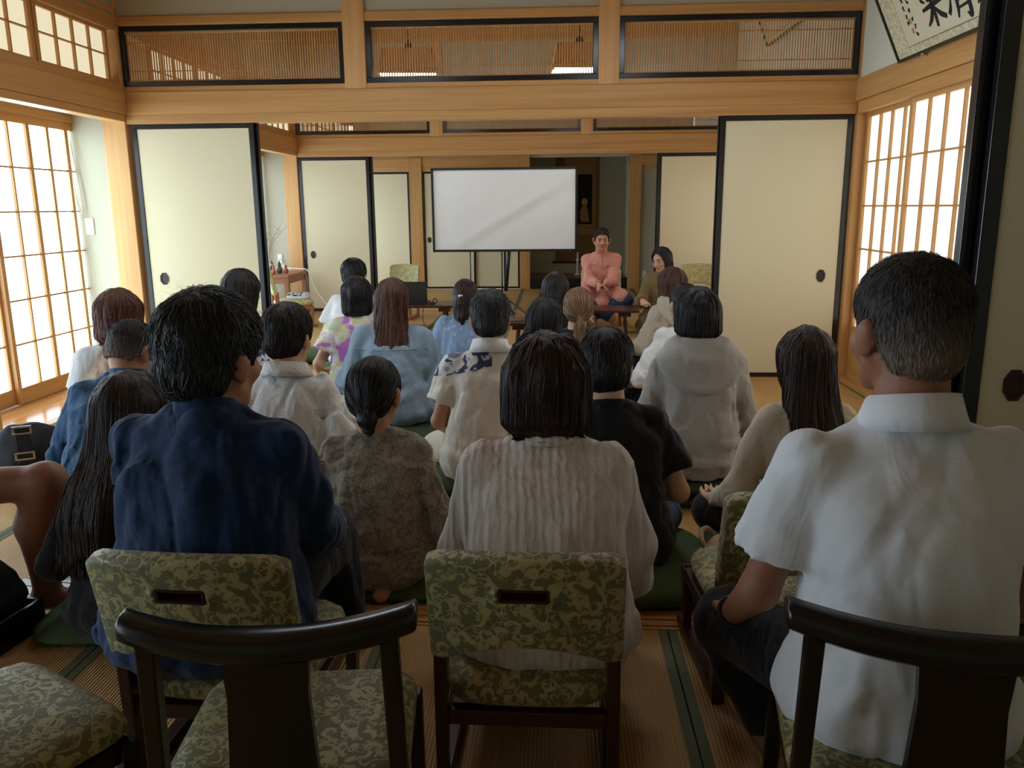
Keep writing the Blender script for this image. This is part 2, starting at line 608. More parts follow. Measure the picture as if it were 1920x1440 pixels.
def catmull(P, k=6):
    P = np.asarray(P, float); Q = np.vstack([2 * P[0] - P[1], P, 2 * P[-1] - P[-2]]); out = []
    for i in range(1, len(Q) - 2):
        for t in np.arange(k) / k:
            a, b, c, d = Q[i - 1], Q[i], Q[i + 1], Q[i + 2]
            out.append(.5 * (2 * b + (c - a) * t + (2 * a - 5 * b + 4 * c - d) * t * t + (3 * b - a - 3 * c + d) * t ** 3))
    out.append(P[-1])
    return np.array(out)
# ================================================================== the setting
XL, XR, XS = -3.09, 2.065, -3.53
YA, YB, YC, YD, YK = 2.32, 6.01, 9.97, 12.8, -1.6
ZC = 3.4
_cnt = {}


def num(base):
    _cnt[base] = _cnt.get(base, 0) + 1
    return '%s_%d' % (base, _cnt[base])


def trim(lo, hi, mat='wood', label=None, bev=.004):
    return box(num('trim'), lo, hi, mat, None, bev, kind='structure', label=label)


# floor slab with tatami mats
floor = box('floor', (XS - .3, YK - .3, -.14), (XR + .4, YD + 1.2, -.05), 'brown_wood', kind='structure', label='tatami mat floor running through all three rooms')
FL = np.array(floor.location)


def mat_piece(x0, x1, y0, y1):
    m = box('tatami_mat', (x0 + .002, y0 + .002, -.05), (x1 - .002, y1 - .002, 0.0), 'tatami', floor, .003, off=FL)
    ml = np.array(m.location) + FL
    for a, b in ((x0 + .002, x0 + .028), (x1 - .028, x1 - .002)):
        box('cloth_border', (a, y0 + .002, -.012), (b, y1 - .002, .0015), 'tatami_border', m, off=ml)


XT0 = -3.02
NX = 6
dx = .84
xe = [XT0 + i * dx for i in range(NX)] + [XR]
for (y0, y1, rows) in ((YK, YA - .06, 2), (YA + .06, YB - .06, 2), (YB + .06, YC - .06, 2), (YC + .06, YD, 2)):
    dy = (y1 - y0) / rows
    for i in range(NX):
        for j in range(rows):
            mat_piece(xe[i], xe[i + 1], y0 + j * dy, y0 + (j + 1) * dy)

# engawa floor boards
eng = box('floor', (XS - .05, YK, -.05), (XT0 - .1, YD, -.022), 'brown_wood', kind='structure', label='narrow varnished board floor along the left paper screens')
EL = np.array(eng.location)
nb = 4
for i in range(nb):
    a = XS + (XT0 - .07 - XS) / nb * i
    b = XS + (XT0 - .07 - XS) / nb * (i + 1)
    for j in range(7):
        y0 = YK + (YD - YK) / 7 * j; y1 = YK + (YD - YK) / 7 * (j + 1)
        box('plank', (a + .0008, y0 + .0008, -.022), (b - .0008, y1 - .0008, .0), 'varnished', eng, .001, off=EL)
trim((XT0 - .07, YK, -.05), (XT0, YD, .004), 'wood', 'wooden edge strip between tatami and board floor')

# thresholds with two grooves
for y in (YA, YB, YC):
    t = trim((XT0, y - .06, -.05), (XR, y + .06, .003), 'wood', 'grooved wooden door threshold set in the floor')
    tl = np.array(t.location)
    for dyy in (-.04, .0, .04):
        box('track_ridge', (XT0, y + dyy - .008, .003), (XR, y + dyy + .008, .008), 'wood', t, off=tl)

# ceiling
ceil = box('ceiling', (XS - .3, YK - .2, ZC), (XR + .4, YD + 1.2, ZC + .05), 'ceiling_wood', kind='structure', label='wooden ceiling with thin battens')
CL = np.array(ceil.location)
for i in range(24):
    y = YK + .3 + i * .6
    if y < YD:
        box('batten', (XL, y - .02, ZC - .04), (XR, y + .02, ZC), 'wood', ceil, off=CL)


# shoji : local frame x along the panel, z up, thickness in y
def shoji(x0, x1, zlev, xcols, zb, zt, pane, name='door', stile=.035, thick=.03, bar=.014, basepanel=None, loc=(0, 0, 0), rz=0, label=None, barv=None):
    r = empty(num(name), loc, rz, kind='structure', label=label)
    w = 'wood'
    box('stile', (x0, -thick / 2, zb), (x0 + stile, thick / 2, zt), w, r, .002)
    box('stile', (x1 - stile, -thick / 2, zb), (x1, thick / 2, zt), w, r, .002)
    box('rail', (x0 + stile, -thick / 2, zlev[0]), (x1 - stile, thick / 2, zt), w, r)
    box('rail', (x0 + stile, -thick / 2, zb), (x1 - stile, thick / 2, zlev[-1] if not basepanel else zb + .05), w, r)
    if basepanel:
        box('base_panel', (x0 + stile, -thick * .2, zb + .05), (x1 - stile, thick * .3, basepanel), w, r)
        box('rail', (x0 + stile, -thick / 2, basepanel), (x1 - stile, thick / 2, zlev[-1]), w, r)
    cols = np.linspace(x0 + stile, x1 - stile, xcols + 1)
    bv = barv or bar
    for c in cols[1:-1]:
        box('muntin', (c - bv / 2, -thick * .45, zlev[-1]), (c + bv / 2, thick * .15, zlev[0]), w, r)
    for z in zlev[1:-1]:
        box('muntin', (x0 + stile, -thick * .40, z - bar * .4), (x1 - stile, thick * .15, z + bar * .4), w, r)
    for i in range(xcols):
        for j in range(len(zlev) - 1):
            box('paper_pane', (cols[i], thick * .15, zlev[j + 1]), (cols[i + 1], thick * .15 + .002, zlev[j]), pane, r)
    return r


ROWS = [1.82, 1.535, 1.25, .965, .68, .395, .11]
# left garden side, along the whole engawa (rz=-90: local x -> -Y, local -y (bars) -> room side)
for i, y1 in enumerate(np.arange(5.93, -.3, -.885)):  # unseen panels at the near end are added to light the listeners' backs
    # rz = -90deg : local (x,y) -> world (y, -x); room side (+X) must be local -y, so use rz = +90 : (x,y)->(-y, x)
    shoji(y1 - .9, y1, ROWS, 4, .004, 1.876, 'pane_left', barv=.015, loc=(XS - (.0 if i % 2 == 0 else .032), 0, 0), rz=PI / 2,
          label='tall paper sliding screen glowing with daylight beside the board floor, number %d from the far end wall' % (i + 1))
for i, y1 in enumerate(np.arange(9.9, 6.2, -.885)):
    shoji(y1 - .9, y1, ROWS, 4, .004, 1.876, 'pane_left', barv=.015, loc=(XS - (.0 if i % 2 == 0 else .032), 0, 0), rz=PI / 2,
          label='tall paper sliding screen in the second room beside the board floor, number %d from its end wall' % (i + 1))
for i, y1 in enumerate(np.arange(12.7, 10.2, -.885)):
    shoji(y1 - .9, y1, ROWS, 4, .004, 1.876, 'pane_left', barv=.015, loc=(XS - (.0 if i % 2 == 0 else .032), 0, 0), rz=PI / 2,
          label='tall paper sliding screen in the third room beside the board floor, number %d from its end wall' % (i + 1))
trim((XS - .06, YK, 1.876), (XS + .03, YD, 1.925), 'wood', 'long header rail above the paper screens')
box('wall_left', (XS - .08, YK, 1.925), (XS - .02, YD, 2.6), 'plaster', kind='structure', label='strip of pale plaster above the screen header')
box('wall_left', (XS - .12, YK, -.05), (XS - .085, YD, 1.93), 'paper_white', kind='structure', label='outer wall behind the paper screens')
box('ceiling', (XS - .08, YK, 2.6), (XL, YD, 2.64), 'ceiling_wood', kind='structure', label='low ceiling over the board floor')
# upper left : beam, sill, small shoji, upper beam, plaster
trim((XL - .11, YK, 1.925), (XL + .015, YD, 2.078), 'wood', 'long wooden lintel beam along the left side')
trim((XL - .10, YK, 1.876), (XL, YD, 1.925), 'wood', 'grooved wooden head rail under the left lintel beam')
trim((XL - .10, YK, 2.078), (XL + .004, YD, 2.13), 'wood', 'sill rail under the small upper paper windows')
trim((XL - .10, YK, 2.485), (XL + .004, YD, 2.58), 'wood', 'rail over the small upper paper windows')
for (ya, yb) in ((YK, YB), (YB, YC), (YC, YD)):
    y1 = yb - .125
    i = 0
    while y1 - .83 > ya:
        shoji(y1 - .83, y1, [2.465, 2.318, 2.15], 4, 2.13, 2.485, 'pane_upper', name='window', stile=.035, loc=(XL - .045, 0, 0), rz=PI / 2, bar=.012, barv=.014,
              label='small upper paper window above the left lintel, number %d from the post of its room' % (i + 1))
        y1 -= .845
        i += 1
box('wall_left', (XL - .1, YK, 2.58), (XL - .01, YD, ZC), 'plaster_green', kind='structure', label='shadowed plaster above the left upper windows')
# posts on the left edge
for y in (YB, YC):
    trim((XL - .17, y - .06, -.03), (XL, y + .07, ZC), 'pale', 'square wooden corner post at the left end of the lintel')
    box('wall_front', (XS - .02, y - .02, -.03), (XL - .16, y + .03, 2.6), 'plaster', kind='structure', label='narrow plaster end wall closing the board floor')
trim((-3.16, 4.05, -.03), (-3.035, 4.17, 1.9), 'wood', 'free wooden post at the edge of the board floor')

# near room: closed wall on the left
box('wall_left', (XS - .1, YK, -.05), (XL - .02, -.45, 1.9), 'plaster', kind='structure', label='plaster wall closing the left side of the nearest room')
# right side
trim((XR - .015, YK, 1.94), (XR + .12, YD, 2.086), 'wood', 'long wooden lintel beam along the right side')
trim((XR, YK, 1.86), (XR + .12, YD, 1.94), 'wood', 'head rail above the right paper screens')
box('wall_right', (XR + .005, YK, 2.086), (XR + .1, YD, ZC), 'plaster_white', kind='structure', label='pale plaster above the right lintel beam')
for y in (YA, YB, YC):
    trim((XR, y - .07, -.03), (XR + .13, y + .07, ZC), 'wood', 'square wooden corner post at the right end of the lintel')
trim((XR - .01, YK, -.03), (XR + .12, YD, .03), 'wood', 'low wooden sill under the right paper screens')
RROWS = [1.83, 1.534, 1.24, .947, .655, .40]
# right panels seen from the room: local -y must face -X : rz=-90 : (x,y)->(y,-x)
for i, (ya, yb, dxx) in enumerate(((5.09, 5.93, .045), (4.24, 5.145, .008), (3.36, 4.28, .045), (2.4, 3.4, .008))):
    ncol = 4 if i else 4
    shoji(-yb, -ya, RROWS, ncol, .03, 1.86, 'pane_right', loc=(XR + .03 + dxx, 0, 0), rz=-PI / 2, basepanel=.35, stile=.04,
          label='paper sliding screen with wooden base panel in the right wall, number %d from the far corner' % (i + 1))
for i, (ya, yb) in enumerate(((8.05, 9.0), (9.0, 9.9), (7.1, 8.05), (6.1, 7.1))):
    shoji(-yb, -ya, RROWS, 4, .03, 1.86, 'pane_right', loc=(XR + .04, 0, 0), rz=-PI / 2, basepanel=.35, stile=.04,
          label='paper sliding screen of the second room in its right wall, number %d' % (i + 1))
box('wall_right', (XR + .16, YK, -.05), (XR + .2, YD, 2.0), 'paper_white', kind='structure', label='outer wall behind the right paper screens')
box('wall_right', (XR + .02, YC + .05, 0), (XR + .1, YD, 1.86), 'plaster', kind='structure', label='plaster side wall of the third room')
box('wall_right', (XR + .02, YK, 0), (XR + .1, YA - .06, 1.86), 'plaster', kind='structure', label='plaster side wall of the nearest room')


# ---- door-and-transom planes
def lattice_window(x0, x1, y, z0, z1, label):
    r = empty(num('window'), ((x0 + x1) / 2, y, z0), kind='structure', label=label)
    a, b, h = x0 - (x0 + x1) / 2, x1 - (x0 + x1) / 2, z1 - z0
    fw = .038
    box('frame_rail', (a, -.025, 0), (b, .025, fw), 'lacquer', r, .003)
    box('frame_rail', (a, -.025, h - fw), (b, .025, h), 'lacquer', r, .003)
    box('frame_stile', (a, -.025, fw), (a + fw, .025, h - fw), 'lacquer', r, .003)
    box('frame_stile', (b - fw, -.025, fw), (b, .025, h - fw), 'lacquer', r, .003)
    parts = []
    n = int((b - a - 2 * fw) / .0182)
    for i in range(n):
        c = a + fw + (i + .5) * (b - a - 2 * fw) / n
        parts.append(boxvf((c - .0034, -.006, fw), (c + .0034, .006, h - fw)))
    for z in (h * .27, h * .74):
        parts.append(boxvf((a + fw, .004, z - .003), (b - fw, .01, z + .003)))
    for (q0, q1) in (((a + fw, -.01, fw), (b - fw, .01, fw + .01)), ((a + fw, -.01, h - fw - .01), (b - fw, .01, h - fw))):
        parts.append(boxvf(q0, q1))
    v, f = merge(parts)
    obj('slat_lattice', mesh('lattice', v, f, 'wood_Z'), r, kind='stuff')


def handle(parent, x, z, y, s=1.0, facing=-1):
    a = np.arange(8) / 8 * 2 * PI + PI / 8
    def ring(sx, sz, yy): return [(sx * math.cos(t) * 1.08, yy, sz * math.sin(t) * 1.08) for t in a]
    v = ring(.030, .044, 0) + ring(.030, .044, facing * .006) + ring(.021, .034, facing * .006) + ring(.019, .031, facing * .001)
    f = []
    for q in range(3):
        for i in range(8):
            j = (i + 1) % 8
            f.append((q * 8 + i, q * 8 + j, (q + 1) * 8 + j, (q + 1) * 8 + i))
    f.append(tuple(range(24, 32)))
    h = obj('handle', mesh('handle', np.array(v) * s, f, 'handle_bronze'), parent, (x, y, z), label='dark octagonal recessed pull')
    return h


def fusuma(x0, x1, y, label, z1=1.86, hx=None, hz=.745, fw=.036):
    r = empty(num('door'), ((x0 + x1) / 2, y, .006), kind='structure', label=label)
    w = (x1 - x0) / 2
    z1 -= .006
    box('paper_panel', (-w + fw * .6, -.009, fw * .6), (w - fw * .6, .009, z1 - fw * .6), 'fusuma_paper', r)
    box('frame_stile', (-w, -.014, 0), (-w + fw, .014, z1), 'lacquer', r, .003)
    box('frame_stile', (w - fw, -.014, 0), (w, .014, z1), 'lacquer', r, .003)
    box('frame_rail', (-w + fw, -.014, 0), (w - fw, .014, fw), 'lacquer', r, .003)
    box('frame_rail', (-w + fw, -.014, z1 - fw), (w - fw, .014, z1), 'lacquer', r, .003)
    if hx is not None: handle(r, hx - (x0 + x1) / 2, hz, -.009)
    return r


def plane(y, nm, ranma=True):
    trim((XL, y - .055, 1.925), (XR, y + .055, 2.078), 'wood', 'wide wooden lintel beam across the %s' % nm)
    trim((XL, y - .05, 1.86), (XR, y + .05, 1.925), 'wood', 'grooved head rail below the lintel of the %s' % nm)
    trim((XL, y - .045, 2.078), (XR, y + .045, 2.115), 'wood', 'sill of the lattice transoms over the %s' % nm)
    trim((XL, y - .045, 2.523), (XR, y + .045, 2.583), 'wood', 'rail above the lattice transoms over the %s' % nm)
    for i, (a, b) in enumerate(((-1.48, -1.327), (.295, .437))):
        trim((a, y - .052, 2.078), (b, y + .052, ZC), 'pale', 'short wooden post between lattice transoms of the %s, %s one' % (nm, 'left' if i == 0 else 'right'))
    for (a, b, s) in ((XL, -1.48, 'left'), (-1.327, .295, 'middle'), (.437, XR, 'right')):
        if ranma: lattice_window(a, b, y, 2.115, 2.523, 'black framed wooden slat transom, %s one over the %s' % (s, nm))
    box('wall_front', (XL, y - .03, 2.583), (XR, y + .03, ZC), 'plaster', kind='structure', label='plaster above the transoms of the %s' % nm)


plane(YB, 'near doorway')
plane(YC, 'far doorway')
trim((XL, YC - .075, 3.12), (XR, YC - .02, 3.33), 'wood', 'cornice beam under the ceiling of the second room')
trim((XL, YB + .03, 3.25), (XR, YB + .08, 3.38), 'wood', 'ceiling moulding of the second room')
# plane A, seen only at its right end
trim((XL, YA - .055, 1.925), (XR, YA + .055, 2.078), 'wood', 'lintel beam over the nearest doorway')
trim((XL, YA - .05, 1.86), (XR, YA + .05, 1.925), 'wood', 'head rail over the nearest doorway')
box('wall_front', (XL, YA - .03, 2.078), (XR, YA + .03, ZC), 'plaster', kind='structure', label='plaster over the nearest doorway')
fusuma(1.135, 2.055, YA - .04, 'nearest beige paper door with black frame at the right edge', hx=1.272, hz=.75, fw=.045)
fusuma(1.105, 2.02, YA, 'second black framed door tucked behind the nearest paper door', fw=.045)
fusuma(1.12, 2.04, YA + .04, 'third black framed door tucked behind the nearest paper door', fw=.045)
fusuma(-3.06, -2.165, YB - .02, 'pale paper sliding door with black frame left of the near doorway', hx=-2.928)
fusuma(-3.055, -2.145, YB + .02, 'paper sliding door hidden behind the left door of the near doorway')
fusuma(1.15, 2.052, YB - .02, 'beige paper sliding door with black frame right of the near doorway', hx=1.907)
fusuma(1.14, 2.045, YB + .02, 'paper sliding door hidden behind the right door of the near doorway')
fusuma(-3.085, -2.225, YC - .02, 'pale paper sliding door with black frame left of the far doorway', hx=-2.965, hz=.70, fw=.042)
fusuma(-3.08, -2.19, YC + .02, 'paper sliding door hidden behind the left door of the far doorway', fw=.042)
fusuma(1.205, 2.052, YC - .02, 'beige paper sliding door with black frame right of the far doorway', fw=.042)
fusuma(1.195, 2.045, YC + .02, 'paper sliding door hidden behind the right door of the far doorway', fw=.042)

# ---- far wall D with closet doors and alcove
trim((XL, YD - .03, 1.87), (-.392, YD + .06, 1.995), 'wood', 'lintel over the closet doors of the far wall')
trim((XL, YD - .02, 1.80), (-.55, YD + .06, 1.87), 'wood', 'head rail over the closet doors of the far wall')
box('wall_front', (XL, YD, 1.99), (XR, YD + .06, ZC), 'plaster', kind='structure', label='plaster above the far wall lintel')
trim((XL, YD - .02, 1.995), (-.392, YD + .05, 2.02), 'pale', 'thin rail over the far lintel')
trim((-2.245, YD - .05, 0), (-2.05, YD + .06, 2.0), 'wood', 'wooden post between the closet doors of the far wall')
trim((-.549, YD - .05, 0), (-.391, YD + .06, 2.04), 'wood', 'wooden post left of the alcove')
trim((1.118, YD - .06, 0), (1.3, YD + .08, 2.04), 'wood', 'alcove pillar right of the seated speaker')
trim((1.118, YD - .07, 1.86), (XR, YD + .06, 2.0), 'wood', 'lintel right of the alcove pillar')
trim((1.3, YD - .03, 1.81), (XR, YD + .06, 1.86), 'wood', 'head rail right of the alcove pillar')
box('wall_front', (1.3, YD, 0), (XR, YD + .06, 1.81), 'plaster', kind='structure', label='plaster wall right of the alcove pillar')
fusuma(XL, -2.25, YD, 'closet paper door left of the post in the far wall', z1=1.80, fw=.032)
fusuma(-2.045, -1.24, YD, 'closet paper door right of the post behind the projection screen', z1=1.80, hx=-1.96, hz=.76, fw=.032)
fusuma(-1.27, -.76, YD + .03, 'middle closet paper door behind the projection screen', z1=1.80, fw=.032)
fusuma(-.80, -.552, YD + .0, 'narrow closet paper door beside the alcove post', z1=1.80, fw=.03)
box('wall_front', (XL, YD + .3, 0), (-.39, YD + .34, 2.04), 'plaster', kind='structure', label='back wall of the closet')
box('wall_front', (-.6, YD + .95, 0), (1.35, YD + 1.0, 2.6), 'plaster_green', kind='structure', label='grey green back wall of the alcove')
box('wall_left', (-.42, YD + .06, 0), (-.392, YD + .95, 2.6), 'plaster_green', kind='structure', label='left side wall of the alcove')
box('wall_right', (1.12, YD + .08, 0), (1.15, YD + .95, 2.6), 'plaster_green', kind='structure', label='right side wall of the alcove')
box('ceiling', (-.42, YD + .06, 2.5), (1.15, YD + .95, 2.54), 'ceiling_wood', kind='structure', label='ceiling of the alcove')
trim((-.39, YD - .04, 0), (1.118, YD + .06, .175), 'lacquer', 'black lacquered front edge of the alcove platform')
box('floor', (-.39, YD + .06, 0), (1.118, YD + .95, .17), 'brown_wood', kind='structure', label='raised wooden platform of the alcove')
box('wall_back', (XS - .3, YK - .1, -.05), (XR + .4, YK, ZC), 'plaster', kind='structure', label='plaster wall behind the camera')
box('wall_right', (XR + .2, YD - .2, 0), (XR + .3, YD + 1.2, ZC), 'plaster', kind='structure', label='outer corner wall')

# ================================================================== fixtures on the walls
def wall_switch(loc, label, w=.063, h=.12):
    r = empty('wall_switch', loc, label=label, cat='switch')
    box('plate', (-w / 2, -.008, -h / 2), (w / 2, 0, h / 2), 'white_plastic', r, .003)
    for z in (-h * .2, h * .2):
        box('rocker', (-w * .2, -.012, z - h * .1), (w * .2, -.008, z + h * .1), 'paper_white', r, .001)
    return r


wall_switch((-3.46, YB - .02, 1.14), 'white switch plate on the end wall beside the bright paper screen')
wall_switch((-3.385, YC - .02, .665), 'white outlet plate on the end wall above the side desk', .06, .1)
wall_switch((1.385, YD, .215), 'small white plate on the far wall right of the alcove pillar', .06, .12)
# pull cord hanging in front of the left end wall
P = [(-3.535, YB - .05, 1.93), (-3.53, YB - .055, 1.6), (-3.515, YB - .06, 1.35), (-3.50, YB - .06, 1.255), (-3.488, YB - .06, 1.24), (-3.482, YB - .06, 1.27), (-3.49, YB - .058, 1.45), (-3.52, YB - .05, 1.75)]
tube('pull_cord', catmull(P, 5), .004, 'cord_white', n=6, label='looped white cord hanging beside the bright paper screen', cat='cord')


# calligraphy plaque leaning out from the right wall
def plaque(loc, w, h, lean, label, paper_m='plaque', strokes=True):
    # local x runs along the wall (towards the camera), z up the plaque, -y faces the room
    r = empty('framed_calligraphy', loc, label=label, cat='artwork')
    r.rotation_euler = (0, 0, 0)
    M = Matrix.Rotation(-PI / 2, 4, 'Z') @ Matrix.Rotation(lean, 4, 'X')
    r.rotation_euler = M.to_euler()
    fw = .018
    box('backing', (0, -.004, 0), (w, .008, h), 'mount_speckle', r)
    box('sheet', (.17, -.006, .045), (w - .17, -.003, h - .045), paper_m, r)
    for (a, b) in (((.166, -.0062, .041), (w - .166, -.0058, .045)), ((.166, -.0062, .041), (.17, -.0058, h - .041))):
        box('ruled_edge', a, b, 'scroll_mount', r)
    for (a, b) in (((-fw, -.014, -fw), (w + fw, .012, 0)), ((-fw, -.014, h), (w + fw, .012, h + fw)), ((-fw, -.014, 0), (0, .012, h)), ((w, -.014, 0), (w + fw, .012, h))):
        box('frame_bar', a, b, 'black_wood', r, .004)
    for x in (.3, w - .3):
        box('bracket', (x, -.02, -fw - .012), (x + .03, -.008, -fw + .006), 'chrome', r, .002)
    if not strokes: return r

    def stroke(pts, wd, nm='brush_stroke'):
        c = catmull(pts, 6)
        tg = np.gradient(c, axis=0); nn = np.stack([-tg[:, 1], tg[:, 0]], 1); nn /= np.linalg.norm(nn, axis=1)[:, None] + 1e-9
        m = len(c); wv = np.interp(np.linspace(0, 1, m), np.linspace(0, 1, len(wd)), wd)[:, None] / 2
        L, Rr = c + nn * wv, c - nn * wv
        v, f = [], []
        for yy in (-.0085, -.006):
            for q in (L, Rr): v += [(p[0], yy, p[1]) for p in q]
        for i in range(m - 1):
            f.append((i, i + 1, m + i + 1, m + i))
            f.append((i, 2 * m + i, 2 * m + i + 1, i + 1)); f.append((m + i + 1, 3 * m + i + 1, 3 * m + i, m + i))
        f.append((0, m, 3 * m, 2 * m)); f.append((m - 1, 3 * m - 1, 4 * m - 1, 2 * m - 1))
        obj(nm, mesh(nm, v, f, 'ink'), r)

    def glyph(ox, oz, s, ss):
        for pts, wd in ss: stroke(np.array(pts) * s + (ox, oz), [q * s for q in wd])
    # first large character (crossed tree under side dabs)
    gaku = [
        ([(.5, 1.0), (.42, .9)], [.05, .09, .03]), ([(.36, .88), (.35, .6)], [.08, .06]), ([(.36, .88), (.66, .87), (.65, .6)], [.07, .08, .06]),
        ([(.37, .74), (.63, .74)], [.05, .06]), ([(.36, .61), (.65, .6)], [.06, .07]),
        ([(.1, .9), (.2, .8), (.1, .68), (.22, .6)], [.04, .08, .08, .04]), ([(.9, .95), (.8, .82), (.92, .7), (.78, .6)], [.04, .09, .08, .04]),
        ([(.04, .46), (.5, .5), (.96, .53)], [.07, .11, .08]), ([(.5, .62), (.5, .3), (.47, .04)], [.1, .12, .08]),
        ([(.46, .44), (.3, .24), (.1, .12)], [.09, .11, .04]), ([(.56, .42), (.72, .26), (.92, .16)], [.06, .12, .1])]
    sei = [
        ([(.08, .92), (.18, .82)], [.05, .1, .04]), ([(.04, .66), (.15, .58)], [.05, .1, .04]), ([(.04, .2), (.14, .3), (.26, .5)], [.1, .09, .03]),
        ([(.36, .88), (.94, .92)], [.06, .08]), ([(.4, .74), (.9, .78)], [.05, .07]), ([(.32, .6), (.98, .64)], [.06, .08]), ([(.64, 1.0), (.64, .6)], [.09, .07]),
        ([(.46, .5), (.42, .25), (.34, .06)], [.1, .1, .04]), ([(.46, .5), (.84, .52), (.86, .2), (.8, .02), (.7, .1)], [.08, .11, .12, .12, .03]),
        ([(.48, .38), (.8, .4)], [.05, .06]), ([(.46, .24), (.8, .26)], [.05, .06])]
    glyph(.45, .07, .25, gaku)
    glyph(.70, .06, .25, sei)
    glyph(.96, .07, .25, gaku)
    # small signature columns
    rr = random.Random(3)
    for cx, z0, z1 in ((.27, .13, .5), (.325, .075, .5)):
        z = z1
        while z > z0:
            x = cx + rr.uniform(-.006, .006)
            for _q in range(3):
                j = lambda a: rr.uniform(-a, a)
                stroke([(x + j(.014), z + j(.006)), (x + j(.012), z - .010 + j(.008)), (x + j(.014), z - .020 + j(.006))], [.003, rr.uniform(.004, .008), .002], 'signature_stroke')
            z -= rr.uniform(.034, .05)
    for z in (.155, .10):
        box('seal', (.275, -.0075, z), (.30, -.006, z + .03), 'seal_red', r)
    return r


plaque((XR - .035, 5.20, 2.083), 1.75, .62, math.radians(25), 'long framed brush calligraphy leaning out above the right paper screens')
plaque((XR - .035, 8.4, 2.75), 1.1, .4, math.radians(22), 'framed calligraphy seen through the right lattice transom', strokes=False)


# pendant lamps of the second room, reused for the added fill lamps
def lamp(x, y, z, s, label, glow='lamp_glow'):
    r = empty('pendant_lamp', (x, y, z), .12, label=label, cat='lamp', group='square pendant lamps')
    h = s / 2
    for a, b in (((-h, -h, 0), (h, -h + .02, .03)), ((-h, h - .02, 0), (h, h, .03)), ((-h, -h, 0), (-h + .02, h, .03)), ((h - .02, -h, 0), (h, h, .03))):
        box('bottom_rail', a, b, 'wood', r)
        a2 = (a[0] * .8, a[1] * .8, .20); b2 = (b[0] * .8, b[1] * .8, .225)
        box('top_rail', a2, b2, 'wood', r)
    for sx in (-1, 1):
        for sy in (-1, 1):
            tube('corner_bar', [(sx * h * .97, sy * h * .97, .015), (sx * h * .78, sy * h * .78, .215)], .012, 'wood_Z', r, 6)
    v = []
    q = h * .95
    for (qq, zz) in ((q, .012), (h * .78, .2)):
        v += [(-qq, -qq, zz), (qq, -qq, zz), (qq, qq, zz), (-qq, qq, zz)]
    obj('bottom_panel', mesh('shade', v[:4] + [(a, b, c + .004) for a, b, c in v[:4]], [(0, 3, 2, 1), (4, 5, 6, 7), (0, 1, 5, 4), (1, 2, 6, 5), (2, 3, 7, 6), (3, 0, 4, 7)], glow), r, label='glowing paper diffuser')
    obj('side_shade', mesh('shade', v, [(0, 1, 5, 4), (1, 2, 6, 5), (2, 3, 7, 6), (3, 0, 4, 7), (4, 5, 6, 7)], 'pale_X'), r)
    for i in range(-3, 4):
        box('slat', (i * h * .26 - .004, -h * .97, .03), (i * h * .26 + .004, -h * .955, .04), 'wood', r)
    tube('cord', [(0, 0, .2), (0, 0, ZC - z)], .006, 'cord_black', r, 6)
    lathe('cap', [(.0, .26), (.035, .26), (.03, .3), (.01, .32)], 'black_metal', r, 12)


for (lx, ly, lz, lab) in ((-1.3, 4.2, 2.62, 'left added fill lamp over the seated listeners, above the picture'), (.5, 4.2, 2.62, 'right added fill lamp over the seated listeners, above the picture'), ):
    lamp(lx, ly, lz, .62, lab, 'lamp_glow_fill')  # unseen lamps, added for soft overhead fill
lamp(-1.37, 8.0, 2.45, .56, 'square wood framed paper pendant lamp seen through the middle transom, left one')
lamp(.22, 8.0, 2.47, .56, 'square wood framed paper pendant lamp seen through the middle transom, right one')

# alcove scroll
sy = YD + .945
r = empty('hanging_scroll', (.42, sy, .35), label='hanging scroll with dark figure painting in the alcove behind the screen', cat='scroll')
box('mount', (-.42, -.006, 0), (.30, 0, 2.05), 'scroll_mount', r)
box('brocade_border', (-.26, -.010, .45), (.235, -.006, 1.75), 'scroll_brown', r)
box('painting', (-.20, -.013, .62), (.185, -.010, 1.42), 'scroll_dark', r)
for x in (-.2, -.05, .1):
    box('hanging_strip', (x - .012, -.010, 1.76), (x + .012, -.006, 2.04), 'scroll_brown', r)
v = [(.06 + .05 * math.cos(t), -.0145, .98 + .06 * math.sin(t)) for t in np.linspace(0, 2 * PI, 12, endpoint=False)]
obj('painted_head', mesh('ph', v + [(a, -.012, c) for a, b, c in v], [tuple(range(12))] + [(i, (i + 1) % 12, 12 + (i + 1) % 12, 12 + i) for i in range(12)], 'figure_tan'), r)
v = [(.0, -.0145, .66), (.14, -.0145, .66), (.12, -.0145, .8), (.09, -.0145, .93), (.03, -.0145, .93), (-.02, -.0145, .8)]
obj('painted_robe', mesh('pr', v + [(a, -.012, c) for a, b, c in v], [tuple(range(6))] + [(i, (i + 1) % 6, 6 + (i + 1) % 6, 6 + i) for i in range(6)], 'scroll_brown'), r)
tube('roller', [(-.47, -.015, 0), (.35, -.015, 0)], .018, 'dark_wood_X', r, 8)
lathe('candlestick', [(.05, 0), (.055, .01), (.015, .03), (.012, .2), (.03, .24), (.03, .25), (.012, .27), (.012, .36), (.0, .37)], 'vase_white', None, 16, (.36, YD + .5, .17), label='pale slender candlestick on the alcove platform left of the speaker', cat='candlestick')
r = box('hanging_tag', (.10, sy - .02, .5), (.135, sy - .012, .66), 'figurine_red', None, .002, label='small dark red tag on the alcove wall below the screen', cat='tag')
